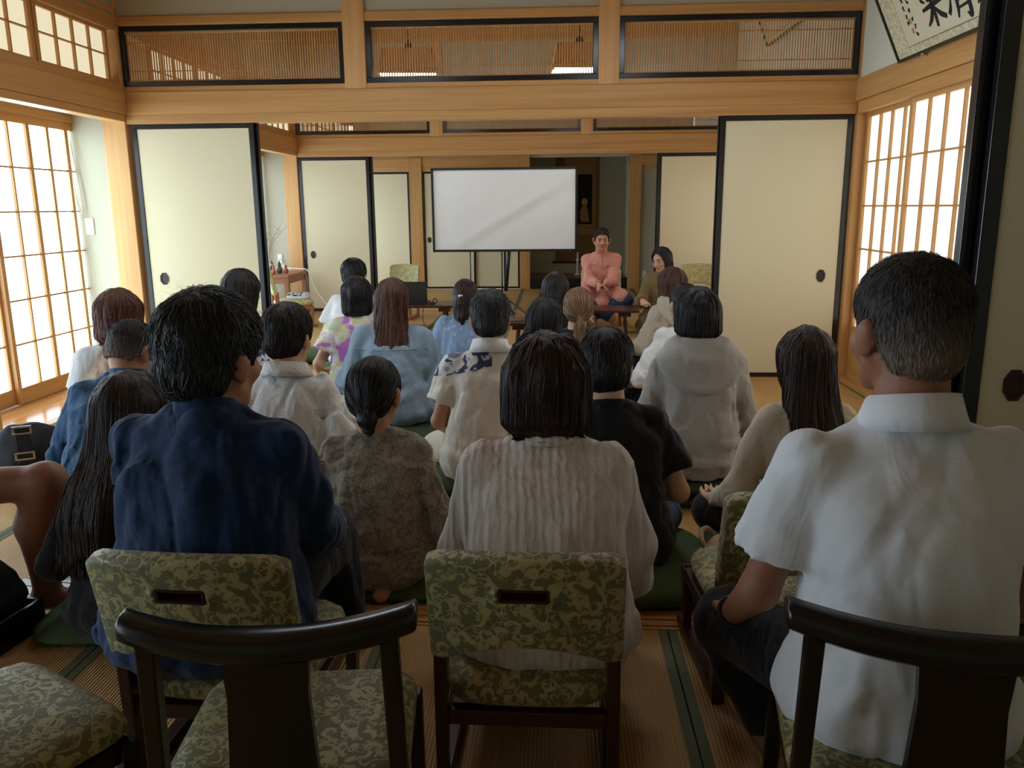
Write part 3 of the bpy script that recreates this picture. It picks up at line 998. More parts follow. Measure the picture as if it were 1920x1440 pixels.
# ================================================================== furniture
def backrest(w, h, thick, arch_top, arch_bot, hole, mat, parent, name='backrest', taper=.0):
    """upholstered slab in local xz, front +y; arched top, arched bottom edge, rectangular grip hole"""
    xs = sorted(set([round(q, 4) for q in np.linspace(-w / 2, w / 2, 15)] + ([-hole[0] / 2, hole[0] / 2] if hole else [])))
    zs_n = sorted(set([round(q, 4) for q in np.linspace(0, 1, 9)] + ([hole[1], hole[2]] if hole else [])))
    def P(x, t):
        u = x / (w / 2)
        zt = h + arch_top * (1 - u * u) - .012 * max(0, abs(u) - .85) / .15
        zb = arch_bot * max(0, 1 - (u / .84) ** 2)
        z = zb + (zt - zb) * t
        return (x * (1 + taper * (z / h - 1)), -.035 * (1 - u * u), z)
    nx, nz = len(xs), len(zs_n)
    front = [P(x, t) for x in xs for t in zs_n]
    v = [(a, b + thick / 2, c) for a, b, c in front] + [(a, b - thick / 2, c) for a, b, c in front]
    n = nx * nz
    keep = set()
    for i in range(nx - 1):
        for j in range(nz - 1):
            cx = (xs[i] + xs[i + 1]) / 2; ct = (zs_n[j] + zs_n[j + 1]) / 2
            if hole and abs(cx) < hole[0] / 2 and hole[1] < ct < hole[2]: continue
            keep.add((i, j))
    f = []
    for (i, j) in keep:
        a, b, c, d = i * nz + j, (i + 1) * nz + j, (i + 1) * nz + j + 1, i * nz + j + 1
        f.append((d, c, b, a)); f.append((n + a, n + b, n + c, n + d))
        for (di, dj, e0, e1) in ((-1, 0, a, d), (1, 0, b, c), (0, -1, a, b), (0, 1, d, c)):
            if (i + di, j + dj) not in keep:
                q = (e0, e1, n + e1, n + e0) if (di, dj) in ((1, 0), (0, -1)) else (e1, e0, n + e0, n + e1)
                f.append(q)
    o = obj(name, mesh(name, v, f, mat, True), parent)
    bv = o.modifiers.new('bevel', 'BEVEL'); bv.width = .012; bv.segments = 3; bv.limit_method = 'ANGLE'; bv.angle_limit = math.radians(50)
    return o


def pad(name, sx, sy, sz, mat, parent, loc=(0, 0, 0), rot=(0, 0, 0), e=3.2, crown=.25, n=20, **kw):
    """soft cushion: superellipse outline, crowned top"""
    v, f = [], []
    m = 9
    for i in range(m):
        ph = -PI / 2 + PI * i / (m - 1)
        for j in range(n * 2):
            th = 2 * PI * j / (n * 2)
            c, s = math.cos(th), math.sin(th)
            rr = (abs(c) ** e + abs(s) ** e) ** (-1 / e)
            k = abs(math.cos(ph)) ** .25
            v.append((sx / 2 * rr * c * k, sy / 2 * rr * s * k, sz / 2 * math.sin(ph) * (1 + (crown if math.sin(ph) > .5 else 0) * (1 - k))))
    q = n * 2
    for i in range(m - 1):
        for j in range(q):
            j2 = (j + 1) % q
            f.append((i * q + j, i * q + j2, (i + 1) * q + j2, (i + 1) * q + j))
    f.append(tuple(reversed(range(q)))); f.append(tuple(range((m - 1) * q, m * q)))
    return obj(name, mesh(name, v, f, mat, True), parent, loc, rot, **kw)


def leg(name, a, b, w, d, mat, parent):
    """square leg from a (top) to b (bottom), slightly tapered"""
    v = []
    for p, s in ((a, 1.0), (b, .85)):
        for sx, sy in ((-1, -1), (1, -1), (1, 1), (-1, 1)):
            v.append((p[0] + sx * w / 2 * s, p[1] + sy * d / 2 * s, p[2]))
    o = obj(name, mesh(name, v, [(0, 1, 2, 3), (7, 6, 5, 4), (0, 4, 5, 1), (1, 5, 6, 2), (2, 6, 7, 3), (3, 7, 4, 0)], mat), parent)
    bv = o.modifiers.new('bevel', 'BEVEL'); bv.width = .004; bv.segments = 2
    return o


def low_chair(loc, rz, label, w=.40, seat=.23, bz=.33, bh=.25, mat='brocade', hole=True, group='low brocade chairs', wood_m='dark_wood'):
    r = empty('low_chair', loc, rz, label=label, cat='chair', group=group)
    zw = wood_m + '_Z'
    for s in (-1, 1):
        x = s * (w / 2 - .02)
        leg('rear_leg', (x, -.195, bz + .03), (x * 1.03, -.185, .03), .03, .045, zw, r)
        leg('front_leg', (x, .17, seat - .04), (x, .16, .03), .03, .04, zw, r)
        box('runner', (x - .016, -.205, 0), (x + .016, .22, .032), wood_m, r, .004)
        box('side_rail', (x - .013, -.19, seat - .075), (x + .013, .18, seat - .04), wood_m, r, .003)
    box('seat_rail', (-w / 2 + .03, -.2, seat - .08), (w / 2 - .03, -.17, seat - .045), wood_m, r, .003)
    box('seat_rail', (-w / 2 + .03, .155, seat - .08), (w / 2 - .03, .185, seat - .045), wood_m, r, .003)
    pad('seat_cushion', w - .03, .41, .075, mat, r, (0, .0, seat - .012), e=5)
    b = backrest(w, bh, .045, .02, .055, (.096, .56, .68) if hole else None, mat, r)
    b.location = (0, -.2, bz); b.rotation_euler = (math.radians(12), 0, 0)
    if hole:
        g = []
        z0, z1 = .055 + (bh + .02 - .055) * .56, .055 + (bh + .02 - .055) * .68
        g.append(boxvf((-.048, -.055, z0 - .004), (.048, -.02, z0 + .003))); g.append(boxvf((-.048, -.055, z1 - .003), (.048, -.02, z1 + .004)))
        g.append(boxvf((-.05, -.055, z0), (-.045, -.02, z1))); g.append(boxvf((.045, -.055, z0), (.05, -.02, z1)))
        g.append(boxvf((-.047, -.03, z0), (.047, -.024, z1)))
        v, f = merge(g)
        obj('grip_lining', mesh('grip', v, f, 'dark_wood_X'), b)
    return r


def arm_chair(loc, rz, label, w=.46, rail=.60, seat=.305):
    """black bent-rail chair, broad flat splat, brocade seat; back towards -y"""
    r = empty('arm_chair', loc, rz, label=label, cat='chair', group='black arm chairs in the front row')
    # top rail: bent bar, ends coming forward
    us = np.linspace(-1, 1, 21)
    secs = []
    for u in us:
        x = u * w / 2
        y = -.20 + .05 * abs(u) ** 2.2
        hh = .050 - .006 * abs(u) ** 3
        dd = .060 + .010 * (1 - min(1, abs(u) / .35)) if abs(u) < .35 else .060
        z = rail - .012 + .018 * abs(u) ** 2
        secs.append((x, y, z, dd / 2, hh / 2))
    v, f = [], []
    n = 12
    for (x, y, z, a, b) in secs:
        for j in range(n):
            t = 2 * PI * j / n
            c, s = math.cos(t), math.sin(t)
            k = (abs(c) ** 3.5 + abs(s) ** 3.5) ** (-1 / 3.5)
            v.append((x, y + a * k * c, z + b * k * s))
    for i in range(len(secs) - 1):
        for j in range(n):
            j2 = (j + 1) % n
            f.append((i * n + j, (i + 1) * n + j, (i + 1) * n + j2, i * n + j2))
    f.append(tuple(range(n))); f.append(tuple(reversed(range((len(secs) - 1) * n, len(secs) * n))))
    o = obj('top_rail', mesh('top_rail', v, f, 'black_wood', True), r)
    bv = o.modifiers.new('bevel', 'BEVEL'); bv.width = .007; bv.segments = 3; bv.limit_method = 'ANGLE'; bv.angle_limit = math.radians(60)
    # splat
    pr = []
    for t in np.linspace(0, 1, 9):
        z = seat - .12 + (rail - seat + .12) * t
        pr.append((.058 + .022 * (1 - t) + .012 * max(0, t - .75) * 4, -.195 + .01 * (1 - t), z))
    v, f = [], []
    for (a, y, z) in pr: v += [(-a, y - .009, z), (a, y - .009, z), (a, y + .009, z), (-a, y + .009, z)]
    for i in range(len(pr) - 1):
        q = i * 4
        for j in range(4):
            j2 = (j + 1) % 4
            f.append((q + j, q + j2, q + 4 + j2, q + 4 + j))
    f.append((3, 2, 1, 0)); f.append(tuple(len(v) - 4 + i for i in range(4)))
    obj('back_splat', mesh('splat', v, f, 'black_wood'), r)
    for s in (-1, 1):
        leg('rear_leg', (s * (w / 2 - .045), -.17, rail - .01), (s * (w / 2 - .03), -.15, .0), .030, .034, 'black_wood', r)
        leg('front_leg', (s * (w / 2 - .035), .15, seat - .03), (s * (w / 2 - .03), .145, .0), .032, .034, 'black_wood', r)
        box('side_rail', (s * (w / 2 - .045) - .012, -.16, seat - .07), (s * (w / 2 - .045) + .012, .16, seat - .03), 'black_wood', r, .003)
    box('seat_rail', (-w / 2 + .04, -.16, seat - .07), (w / 2 - .04, -.135, seat - .03), 'black_wood', r, .003)
    box('seat_rail', (-w / 2 + .04, .135, seat - .07), (w / 2 - .04, .16, seat - .03), 'black_wood', r, .003)
    pad('seat_cushion', w - .05, .36, .06, 'brocade', r, (0, .0, seat - .008), e=9)
    return r


low_chair((-.055, 1.76, 0), math.radians(-1), 'low olive brocade chair holding the person in white crinkled blouse', w=.405)
low_chair((-.72, 1.725, 0), math.radians(-3), 'low olive brocade chair holding the person in navy shirt', w=.42, seat=.25, bz=.335, bh=.25)
low_chair((.585, 2.10, 0), math.radians(4), 'empty low olive brocade chair in front of the person in white polo', w=.40, seat=.25, bz=.34, bh=.25)
low_chair((1.15, 2.09, 0), math.radians(8), 'low olive brocade chair at the right edge beyond the white polo', w=.40, seat=.27, bz=.36, bh=.25)
low_chair((-2.08, 2.12, 0), math.radians(-75), 'low olive brocade chair at the left edge under the bare legged person', w=.40, seat=.27, bz=.36, bh=.25)
arm_chair((-.472, 1.325, 0), math.radians(6), 'empty black arm chair with broad splat in the front row left of centre', w=.47)
arm_chair((.655, 1.34, 0), math.radians(-9), 'black arm chair holding the person in white polo', w=.52)
arm_chair((-1.05, 1.28, 0), math.radians(-30), 'black arm chair cut off at the lower left corner', w=.46)

low_chair((-2.86, 8.75, 0), math.radians(-65), 'pale brocade chair beside the side desk with a pouch on it', w=.42, seat=.27, bz=.36, bh=.30, mat='brocade_pale', hole=False, wood_m='brown_wood', group='pale brocade chairs of the second room')
low_chair((-1.80, 9.35, 0), math.radians(175), 'pale brocade chair standing behind the person in white tee', w=.36, seat=.27, bz=.34, bh=.26, mat='brocade_pale', hole=False, wood_m='brown_wood', group='pale brocade chairs of the second room')
low_chair((.50, 8.87, 0), math.radians(178), 'brocade chair under the speaker in pink kurta', w=.44, seat=.25, bz=.34, bh=.24, mat='brocade_pale', hole=False, wood_m='brown_wood', group='pale brocade chairs of the second room')
low_chair((1.60, 9.2, 0), math.radians(170), 'pale flowered chair by the right door behind the person in olive shirt', w=.40, seat=.25, bz=.34, bh=.26, mat='brocade_pale', hole=False, wood_m='brown_wood', group='pale brocade chairs of the second room')


def low_table(loc, rz, sx, sy, h, label):
    r = empty('low_table', loc, rz, label=label, cat='table', group='low folding tables of the second room')
    box('table_top', (-sx / 2, -sy / 2, h - .025), (sx / 2, sy / 2, h), 'dark_wood', r, .006)
    for s in (-1, 1):
        x = s * (sx / 2 - .14)
        box('apron', (x - .06, -sy / 2 + .05, h - .07), (x + .06, sy / 2 - .05, h - .025), 'dark_wood', r, .003)
        for t in (-1, 1):
            leg('leg', (x, t * (sy / 2 - .08), h - .06), (x + s * .02, t * (sy / 2 - .07), 0), .035, .035, 'dark_wood_Z', r)
        box('foot_brace', (x - .01, -sy / 2 + .08, .09), (x + .01, sy / 2 - .08, .115), 'dark_wood', r, .002)
    return r


low_table((-1.52, 8.5, 0), math.radians(4), 1.0, .45, .27, 'dark low table carrying the laptop')
low_table((.40, 8.10, 0), math.radians(-4), .86, .44, .27, 'dark low table in front of the speaker')
low_table((-.12, 7.35, 0), math.radians(3), .7, .4, .25, 'small dark low table with a cable behind the front listeners')

# laptop and mouse
r = empty('laptop', (-1.505, 8.45, .27), math.radians(2), label='open black laptop on the low table seen from behind', cat='laptop')
box('base', (-.17, .0, 0), (.17, .24, .016), 'laptop', r, .004)
o = box('lid', (-.17, -.006, 0), (.17, .006, .23), 'laptop', r, .004)
o.rotation_euler = (math.radians(14), 0, 0); o.location = (0, -.03, .125)
r = empty('headset', (-1.285, 8.42, .27), label='small black device with loop beside the laptop', cat='device')
box('body', (-.03, -.025, 0), (.03, .025, .022), 'black_metal', r, .008)
th = np.linspace(0, 2 * PI, 17)
tube('loop', [(.03 + .022 * math.cos(t), 0, .035 + .022 * math.sin(t)) for t in th], .006, 'black_metal', r, 6)
# cables
tube('power_cord', catmull([(-3.38, YC - .045, .655), (-3.3, YC - .12, .56), (-3.12, YC - .2, .548), (-2.97, YC - .25, .52), (-2.86, YC - .32, .28), (-2.62, YC - .45, .05), (-2.4, YC - .5, .012), (-2.2, YC - .4, .01)], 6), .007, 'cord_white', n=6, label='white power cord drooping from the outlet over the side desk', cat='cord')
tube('power_cord', catmull([(-1.62, 8.2, .01), (-1.5, 8.05, .015), (-1.42, 7.92, .01), (-1.3, 7.85, .02), (-1.2, 7.84, .01), (-1.05, 7.9, .01)], 6), .008, 'cord_white', n=6, label='white extension cord lying under the laptop table', cat='cord')
tube('thin_cable', catmull([(-1.36, 8.31, .24), (-1.35, 8.2, .15), (-1.3, 8.1, .05), (-1.25, 8.05, .008), (-1.1, 7.9, .008)], 6), .004, 'cord_black', n=6, label='thin black cable dropping from the laptop table', cat='cord')
tube('thin_cable', catmull([(-.4, 7.2, .258), (-.25, 7.22, .258), (-.1, 7.35, .26), (.0, 7.42, .26)], 6), .005, 'cord_black', n=6, label='black cable lying on the small low table', cat='cord')
tube('thin_cable', catmull([(-.35, 6.6, .008), (-.2, 6.55, .008), (-.05, 6.6, .008), (.1, 6.55, .008)], 6), .005, 'cord_black', n=6, label='black cable on the mats behind the long haired listener', cat='cord')

# projection screen on a tripod
r = empty('projection_screen', (-.56, 9.05, 0), math.radians(.6), label='white projection screen with black border on a tripod', cat='screen')
X0, X1, Z0, Z1 = -.79, .80, .775, 1.675
nx, nz = 48, 30
gx, gz = np.meshgrid(np.linspace(X0 + .02, X1 - .02, nx), np.linspace(Z0 + .02, Z1 - .02, nz), indexing='ij')
u = (gx - X0) / (X1 - X0); w = (gz - Z0) / (Z1 - Z0)
dg = u - w
yy = -.012 * np.exp(-((dg - .08) / .07) ** 2) * np.sin(PI * u) + .010 * np.exp(-((dg - .2) / .1) ** 2) * u + .006 * np.exp(-((u - .06) / .05) ** 2)
vv = np.stack([gx, yy, gz], -1).reshape(-1, 3)
ii, jj = np.meshgrid(np.arange(nx - 1), np.arange(nz - 1), indexing='ij')
a = (ii * nz + jj).ravel()
front = np.stack([a, a + nz, a + nz + 1, a + 1], 1)
nn = len(vv)
vall = np.concatenate([vv, vv + (0, .004, 0)])
fall = np.concatenate([front, front[:, ::-1] + nn])
obj('screen_cloth', mesh('cloth', vall, fall, 'screen_cloth', True), r)
for (lo, hi) in (((X0, -.012, Z1 - .024), (X1, .012, Z1)), ((X0, -.012, Z0), (X1, .012, Z0 + .026)), ((X0, -.012, Z0), (X0 + .024, .012, Z1)), ((X1 - .024, -.012, Z0), (X1, .012, Z1))):
    box('border_bar', lo, hi, 'black_metal', r, .002)
tube('centre_pole', [(.07, .03, 1.0), (.01, .03, .34)], .022, 'black_metal', r, 12)
tube('inner_rod', [(-.03, .03, .9), (-.03, .03, .22)], .008, 'black_metal', r, 8)
tube('rear_rod', [(-.38, .03, .8), (-.38, .03, .45)], .006, 'black_metal', r, 8)
tube('hub', [(-.02, .03, .24), (-.02, .03, .30)], .035, 'black_metal', r, 12)
for an in (-40, 80, 200):
    t = math.radians(an)
    tube('tripod_leg', [(-.02, .03, .28), (-.02 + .55 * math.cos(t), .03 + .55 * math.sin(t), .012)], .011, 'black_metal', r, 8)

# side desk with ornaments
r = empty('side_desk', (-3.22, 9.45, 0), label='small wooden side desk in the far left corner of the second room', cat='desk')
box('top', (-.26, -.33, .49), (.2, .36, .525), 'brown_wood', r, .004)
for (x, y) in ((-.23, -.3), (.17, -.3), (.17, .33), (-.23, .33)):
    box('leg', (x - .025, y - .025, 0), (x + .025, y + .025, .49), 'brown_wood', r, .003)
box('apron', (-.2, -.31, .42), (.15, -.29, .49), 'brown_wood', r)
box('apron', (.165, -.28, .42), (.185, .31, .49), 'brown_wood', r)
DZ = .526
r = empty('vase', (-3.30, 9.3, DZ), label='slim blue and white vase with bare twigs on the side desk', cat='vase')
lathe('body', [(.03, 0), (.055, .03), (.06, .08), (.045, .13)], 'vase_blue', r, 20)
lathe('neck', [(.045, .13), (.022, .17), (.018, .24), (.026, .265), (.018, .26)], 'vase_white', r, 20)
rr = random.Random(5)
for (dx_, dz_, bend) in ((-.12, .46, -.1), (.1, .3, .06), (.16, .27, .05), (-.03, .22, .03)):
    pts = catmull([(0, 0, .2), (dx_ * .3, 0, .25 + dz_ * .3), (dx_ * .6 + bend * .5, .02, .25 + dz_ * .65), (dx_ + bend, .03, .25 + dz_)], 6)
    t = tube('twig', pts, np.linspace(.004, .002, len(pts)), 'twig', r, 5)
    for q in range(4):
        p = pts[-1 - q * 3]
        tube('side_twig', [p, p + np.array([rr.uniform(-.05, .05), rr.uniform(-.02, .02), rr.uniform(.02, .05)])], .0018, 'twig', t, 4)
        lathe('bud', [(.0, -.007), (.006, -.003), (.007, .002), (.0, .008)], 'white_plastic', t, 8, tuple(p + np.array([rr.uniform(-.03, .03), 0, rr.uniform(.01, .04)])))
for (x, y, m, s, lab, hat) in ((-3.19, 9.33, 'figurine_green', 1.0, 'olive figurine with pointed top on the side desk', True), (-3.22, 9.21, 'figurine_red', .75, 'small reddish figurine left of the olive one', False), (-3.12, 9.34, 'figurine_red', .85, 'small reddish figurine right of the olive one', False)):
    r = empty('figurine', (x, y, DZ), label=lab, cat='figurine')
    lathe('body', [(.0, 0), (.03 * s, .005), (.034 * s, .04 * s), (.02 * s, .075 * s), (.0, .08 * s)], m, r, 12)
    lathe('head', [(.0, .07 * s), (.02 * s, .085 * s), (.018 * s, .105 * s), (.0, .12 * s)], m, r, 12)
    if hat: lathe('hat', [(.016, .11), (.006, .14), (.0, .17)], m, r, 8)
# pouch on the chair
r = empty('pouch', (-2.80, 8.75, .292), math.radians(10), label='soft striped pouch lying on the pale chair by the desk', cat='pouch')
pad('body', .26, .2, .055, 'white_plain', r, (0, 0, .03), e=2.5)
pad('flap', .25, .16, .02, 'bw_print', r, (0, -.02, .058), (math.radians(12), 0, 0), e=2.2)


# cushions
def cushion(x, y, rz, label, mat='green_cushion', s=.56, h=.07, z=0.0):
    r = empty('floor_cushion', (x, y, z), rz, label=label, cat='cushion', group='green floor cushions')
    pad('cover', s, s, h, mat, r, (0, 0, h / 2), e=6, crown=.5)
    tube('tuft', [(0, 0, h - .004), (0, 0, h + .012)], .012, mat, r, 6)
    return r
# ================================================================== implicit surfaces for bodies, cloth and hair
_LAT = RNG.random((32, 32, 32)).astype(np.float32) * 2 - 1


def vnoise(p):
    i = np.floor(p).astype(np.int32); f = (p - i).astype(np.float32); f = f * f * (3 - 2 * f); i &= 31; j = (i + 1) & 31
    L = _LAT
    x0, y0, z0 = i[..., 0], i[..., 1], i[..., 2]; x1, y1, z1 = j[..., 0], j[..., 1], j[..., 2]
    fx, fy, fz = f[..., 0], f[..., 1], f[..., 2]
    a = L[x0, y0, z0] * (1 - fx) + L[x1, y0, z0] * fx; b = L[x0, y1, z0] * (1 - fx) + L[x1, y1, z0] * fx
    c = L[x0, y0, z1] * (1 - fx) + L[x1, y0, z1] * fx; d = L[x0, y1, z1] * (1 - fx) + L[x1, y1, z1] * fx
    return (a * (1 - fy) + b * fy) * (1 - fz) + (c * (1 - fy) + d * fy) * fz


class Field:
    def __init__(s, lo, hi, h):
        s.h = h; s.o = np.array(lo, np.float32)
        s.n = (np.ceil((np.array(hi) - np.array(lo)) / h).astype(int) + 1)
        s.F = np.full(tuple(s.n), .08, np.float32)

    def sub(s, lo, hi):
        a = np.clip(np.floor((np.array(lo) - s.o) / s.h).astype(int), 0, s.n)
        b = np.clip(np.ceil((np.array(hi) - s.o) / s.h).astype(int) + 1, 0, s.n)
        if np.any(b <= a): return None
        sl = tuple(slice(x, y) for x, y in zip(a, b))
        ax = [(s.o[i] + s.h * np.arange(a[i], b[i])).astype(np.float32) for i in range(3)]
        return sl, ax[0][:, None, None], ax[1][None, :, None], ax[2][None, None, :]

    def put(s, sl, d, k):
        F = s.F[sl]
        if k <= 0: s.F[sl] = np.minimum(F, d); return
        hh = np.clip(.5 + .5 * (F - d) / k, 0, 1)
        s.F[sl] = F * (1 - hh) + d * hh - k * hh * (1 - hh)

    def carve(s, sl, d, k=.004):
        F = s.F[sl]; d = -d
        hh = np.clip(.5 - .5 * (F - d) / k, 0, 1)
        s.F[sl] = F * (1 - hh) + d * hh + k * hh * (1 - hh)

    def cap(s, a, b, ra, rb=None, k=.02, flat=False, sub=False):
        rb = ra if rb is None else rb
        a = np.array(a, np.float32); b = np.array(b, np.float32); m = max(ra, rb) + k + 2 * s.h + .01
        q = s.sub(np.minimum(a, b) - m, np.maximum(a, b) + m)
        if q is None: return
        sl, X, Y, Z = q
        d = b - a; L2 = float(d @ d) + 1e-9
        px, py, pz = X - a[0], Y - a[1], Z - a[2]
        t = np.clip((px * d[0] + py * d[1] + pz * d[2]) / L2, 0, 1)
        dist = np.sqrt((px - t * d[0]) ** 2 + (py - t * d[1]) ** 2 + (pz - t * d[2]) ** 2) - (ra + (rb - ra) * t)
        if flat:
            L = math.sqrt(L2)
            dist = np.maximum(dist, ((X - b[0]) * d[0] + (Y - b[1]) * d[1] + (Z - b[2]) * d[2]) / L)
        (s.carve(sl, dist) if sub else s.put(sl, dist, k))

    def chain(s, pts, rs, k=.02, flat=False):
        for i in range(len(pts) - 1):
            s.cap(pts[i], pts[i + 1], rs[i], rs[i + 1], k, flat and i == len(pts) - 2)

    def ell(s, c, r, k=.02, R=None, sub=False, kk=.004):
        c = np.array(c, np.float32); r = np.array(r, np.float32); m = float(r.max()) + k + 2 * s.h + .01
        q = s.sub(c - m, c + m)
        if q is None: return
        sl, X, Y, Z = q
        px, py, pz = X - c[0], Y - c[1], Z - c[2]
        if R is not None:
            R = np.array(R, np.float32)
            px, py, pz = R[0, 0] * px + R[0, 1] * py + R[0, 2] * pz, R[1, 0] * px + R[1, 1] * py + R[1, 2] * pz, R[2, 0] * px + R[2, 1] * py + R[2, 2] * pz
        k0 = np.sqrt((px / r[0]) ** 2 + (py / r[1]) ** 2 + (pz / r[2]) ** 2)
        k1 = np.sqrt((px / r[0] ** 2) ** 2 + (py / r[1] ** 2) ** 2 + (pz / r[2] ** 2) ** 2) + 1e-6
        d = k0 * (k0 - 1) / k1
        (s.carve(sl, d, kk) if sub else s.put(sl, d, k))

    def stack(s, secs, k=.02, e=2.4):
        """secs: rows of (z, cx, cy, rx, ry)"""
        A = np.array(sorted(secs), np.float32)
        z0, z1 = A[0, 0], A[-1, 0]
        m = k + 2 * s.h + .01
        q = s.sub((float((A[:, 1] - A[:, 3]).min()) - m, float((A[:, 2] - A[:, 4]).min()) - m, z0 - m), (float((A[:, 1] + A[:, 3]).max()) + m, float((A[:, 2] + A[:, 4]).max()) + m, z1 + m))
        if q is None: return
        sl, X, Y, Z = q
        zz = Z[0, 0]
        def smooth(col):
            t = np.interp(zz, A[:, 0], np.arange(len(A)))
            i = np.clip(np.floor(t).astype(int), 0, len(A) - 2); f = t - i
            P = A[:, col]; p0 = P[np.maximum(i - 1, 0)]; p1 = P[i]; p2 = P[i + 1]; p3 = P[np.minimum(i + 2, len(A) - 1)]
            return (.5 * (2 * p1 + (p2 - p0) * f + (2 * p0 - 5 * p1 + 4 * p2 - p3) * f * f + (3 * p1 - p0 - 3 * p2 + p3) * f ** 3)).astype(np.float32)[None, None, :]
        cx, cy, rx, ry = [smooth(c) for c in (1, 2, 3, 4)]
        kk = (np.abs((X - cx) / rx) ** e + np.abs((Y - cy) / ry) ** e) ** (1 / e)
        d = (kk - 1) * np.minimum(rx, ry)
        d = np.maximum(d, np.maximum(z0 - Z, Z - z1))
        s.put(sl, d, k)

    def keep(s, fn):
        """intersect with half-space style function fn(X,Y,Z) <= 0"""
        X = (s.o[0] + s.h * np.arange(s.n[0], dtype=np.float32))[:, None, None]
        Y = (s.o[1] + s.h * np.arange(s.n[1], dtype=np.float32))[None, :, None]
        Z = (s.o[2] + s.h * np.arange(s.n[2], dtype=np.float32))[None, None, :]
        s.F = np.maximum(s.F, fn(X, Y, Z).astype(np.float32))

    def ripple(s, amp, freq, stretch=(1, 1, .4), seed=0, warp=.6, ridged=.5, mask=None, sharp=0.0):
        idx = np.nonzero(np.abs(s.F) < amp * 2.5 + 2 * s.h)
        p = (s.o + s.h * np.stack(idx, -1)).astype(np.float32)
        q = p * np.array(stretch, np.float32) * freq + seed * 7.31
        q = q + warp * np.stack([vnoise(q * .5 + 3), vnoise(q * .5 + 11), vnoise(q * .5 + 19)], -1)
        n = vnoise(q)
        n = (1 - ridged) * n + ridged * (2.2 * np.abs(vnoise(q * .9 + 5.5)) - .6)
        n += .35 * vnoise(q * 2.3 + 1.7)
        if sharp: n -= sharp * np.exp(-(vnoise(q * 1.15 + 9.3) / .10) ** 2)
        if mask is not None: n = n * mask(p)
        s.F[idx] -= amp * n

    def sample(s, p):
        q = (p - s.o) / s.h
        q = np.clip(q, 0, np.array(s.n) - 1.001)
        i = np.floor(q).astype(int); f = q - i
        F = s.F; x, y, z = i.T; a, b, c = f.T
        g = lambda dx, dy, dz: F[x + dx, y + dy, z + dz]
        return ((g(0, 0, 0) * (1 - a) + g(1, 0, 0) * a) * (1 - b) + (g(0, 1, 0) * (1 - a) + g(1, 1, 0) * a) * b) * (1 - c) + ((g(0, 0, 1) * (1 - a) + g(1, 0, 1) * a) * (1 - b) + (g(0, 1, 1) * (1 - a) + g(1, 1, 1) * a) * b) * c

    def grad(s, p):
        e = s.h * .8
        g = np.stack([s.sample(p + np.eye(3)[i] * e) - s.sample(p - np.eye(3)[i] * e) for i in range(3)], -1)
        return g / (np.linalg.norm(g, axis=1)[:, None] + 1e-9)

    def nets(s):
        F = s.F.copy()
        F[0] = F[-1] = .05; F[:, 0] = F[:, -1] = .05; F[:, :, 0] = F[:, :, -1] = .05
        S = F < 0
        c = np.zeros(tuple(np.array(F.shape) - 1), np.int8)
        for a in (0, 1):
            for b in (0, 1):
                for d in (0, 1):
                    c += S[a:S.shape[0] - 1 + a, b:S.shape[1] - 1 + b, d:S.shape[2] - 1 + d]
        act = (c > 0) & (c < 8)
        I = np.nonzero(act); n = len(I[0])
        if n == 0: return np.zeros((0, 3)), np.zeros((0, 4), int)
        idx = np.full(act.shape, -1, np.int32); idx[I] = np.arange(n)
        acc = np.zeros((n, 3), np.float32); cnt = np.zeros(n, np.float32)
        co = [(a, b, d) for a in (0, 1) for b in (0, 1) for d in (0, 1)]
        for A in co:
            for ax in range(3):
                if A[ax]: continue
                B = list(A); B[ax] = 1
                fa = F[I[0] + A[0], I[1] + A[1], I[2] + A[2]]; fb = F[I[0] + B[0], I[1] + B[1], I[2] + B[2]]
                m = (fa < 0) != (fb < 0)
                t = fa[m] / (fa[m] - fb[m])
                P = np.tile(np.array(A, np.float32), (m.sum(), 1)); P[:, ax] = t
                acc[m] += P; cnt[m] += 1
        v = s.o + s.h * (np.stack(I, -1) + acc / cnt[:, None])
        fs = []
        for ax in range(3):
            u, w = [(1, 2), (2, 0), (0, 1)][ax]
            sl0 = [slice(1, -1)] * 3; sl1 = [slice(1, -1)] * 3
            sl0[ax] = slice(0, -1); sl1[ax] = slice(1, None)
            s0, s1 = S[tuple(sl0)], S[tuple(sl1)]
            E = np.stack(np.nonzero(s0 != s1), -1)
            if not len(E): continue
            neg = s0[tuple(E.T)]
            off = np.ones(3, int); off[ax] = 0
            E = E + off
            def cell(du, dw):
                q = E.copy(); q[:, u] -= du; q[:, w] -= dw
                return idx[tuple(q.T)]
            quad = np.stack([cell(1, 1), cell(0, 1), cell(0, 0), cell(1, 0)], 1)
            quad[~neg] = quad[~neg][:, ::-1]
            fs.append(quad)
        f = np.concatenate(fs)
        f = f[(f >= 0).all(1)]
        return v, f


def relax(v, f, it=1, lam=.5):
    for _ in range(it):
        acc = np.zeros_like(v); cnt = np.zeros(len(v))
        for a, b in ((0, 1), (1, 2), (2, 3), (3, 0)):
            np.add.at(acc, f[:, a], v[f[:, b]]); np.add.at(acc, f[:, b], v[f[:, a]])
            np.add.at(cnt, f[:, a], 1); np.add.at(cnt, f[:, b], 1)
        v = v + lam * (acc / np.maximum(cnt, 1)[:, None] - v)
    return v


def rotm(yaw=0, pitch=0, roll=0):
    """head frame: yaw left positive, pitch positive looks down, roll positive tilts to its right"""
    return np.array(Matrix.Rotation(yaw, 3, 'Z') @ Matrix.Rotation(-pitch, 3, 'X') @ Matrix.Rotation(roll, 3, 'Y'))


def unit(v):
    v = np.array(v, float); return v / (np.linalg.norm(v) + 1e-9)


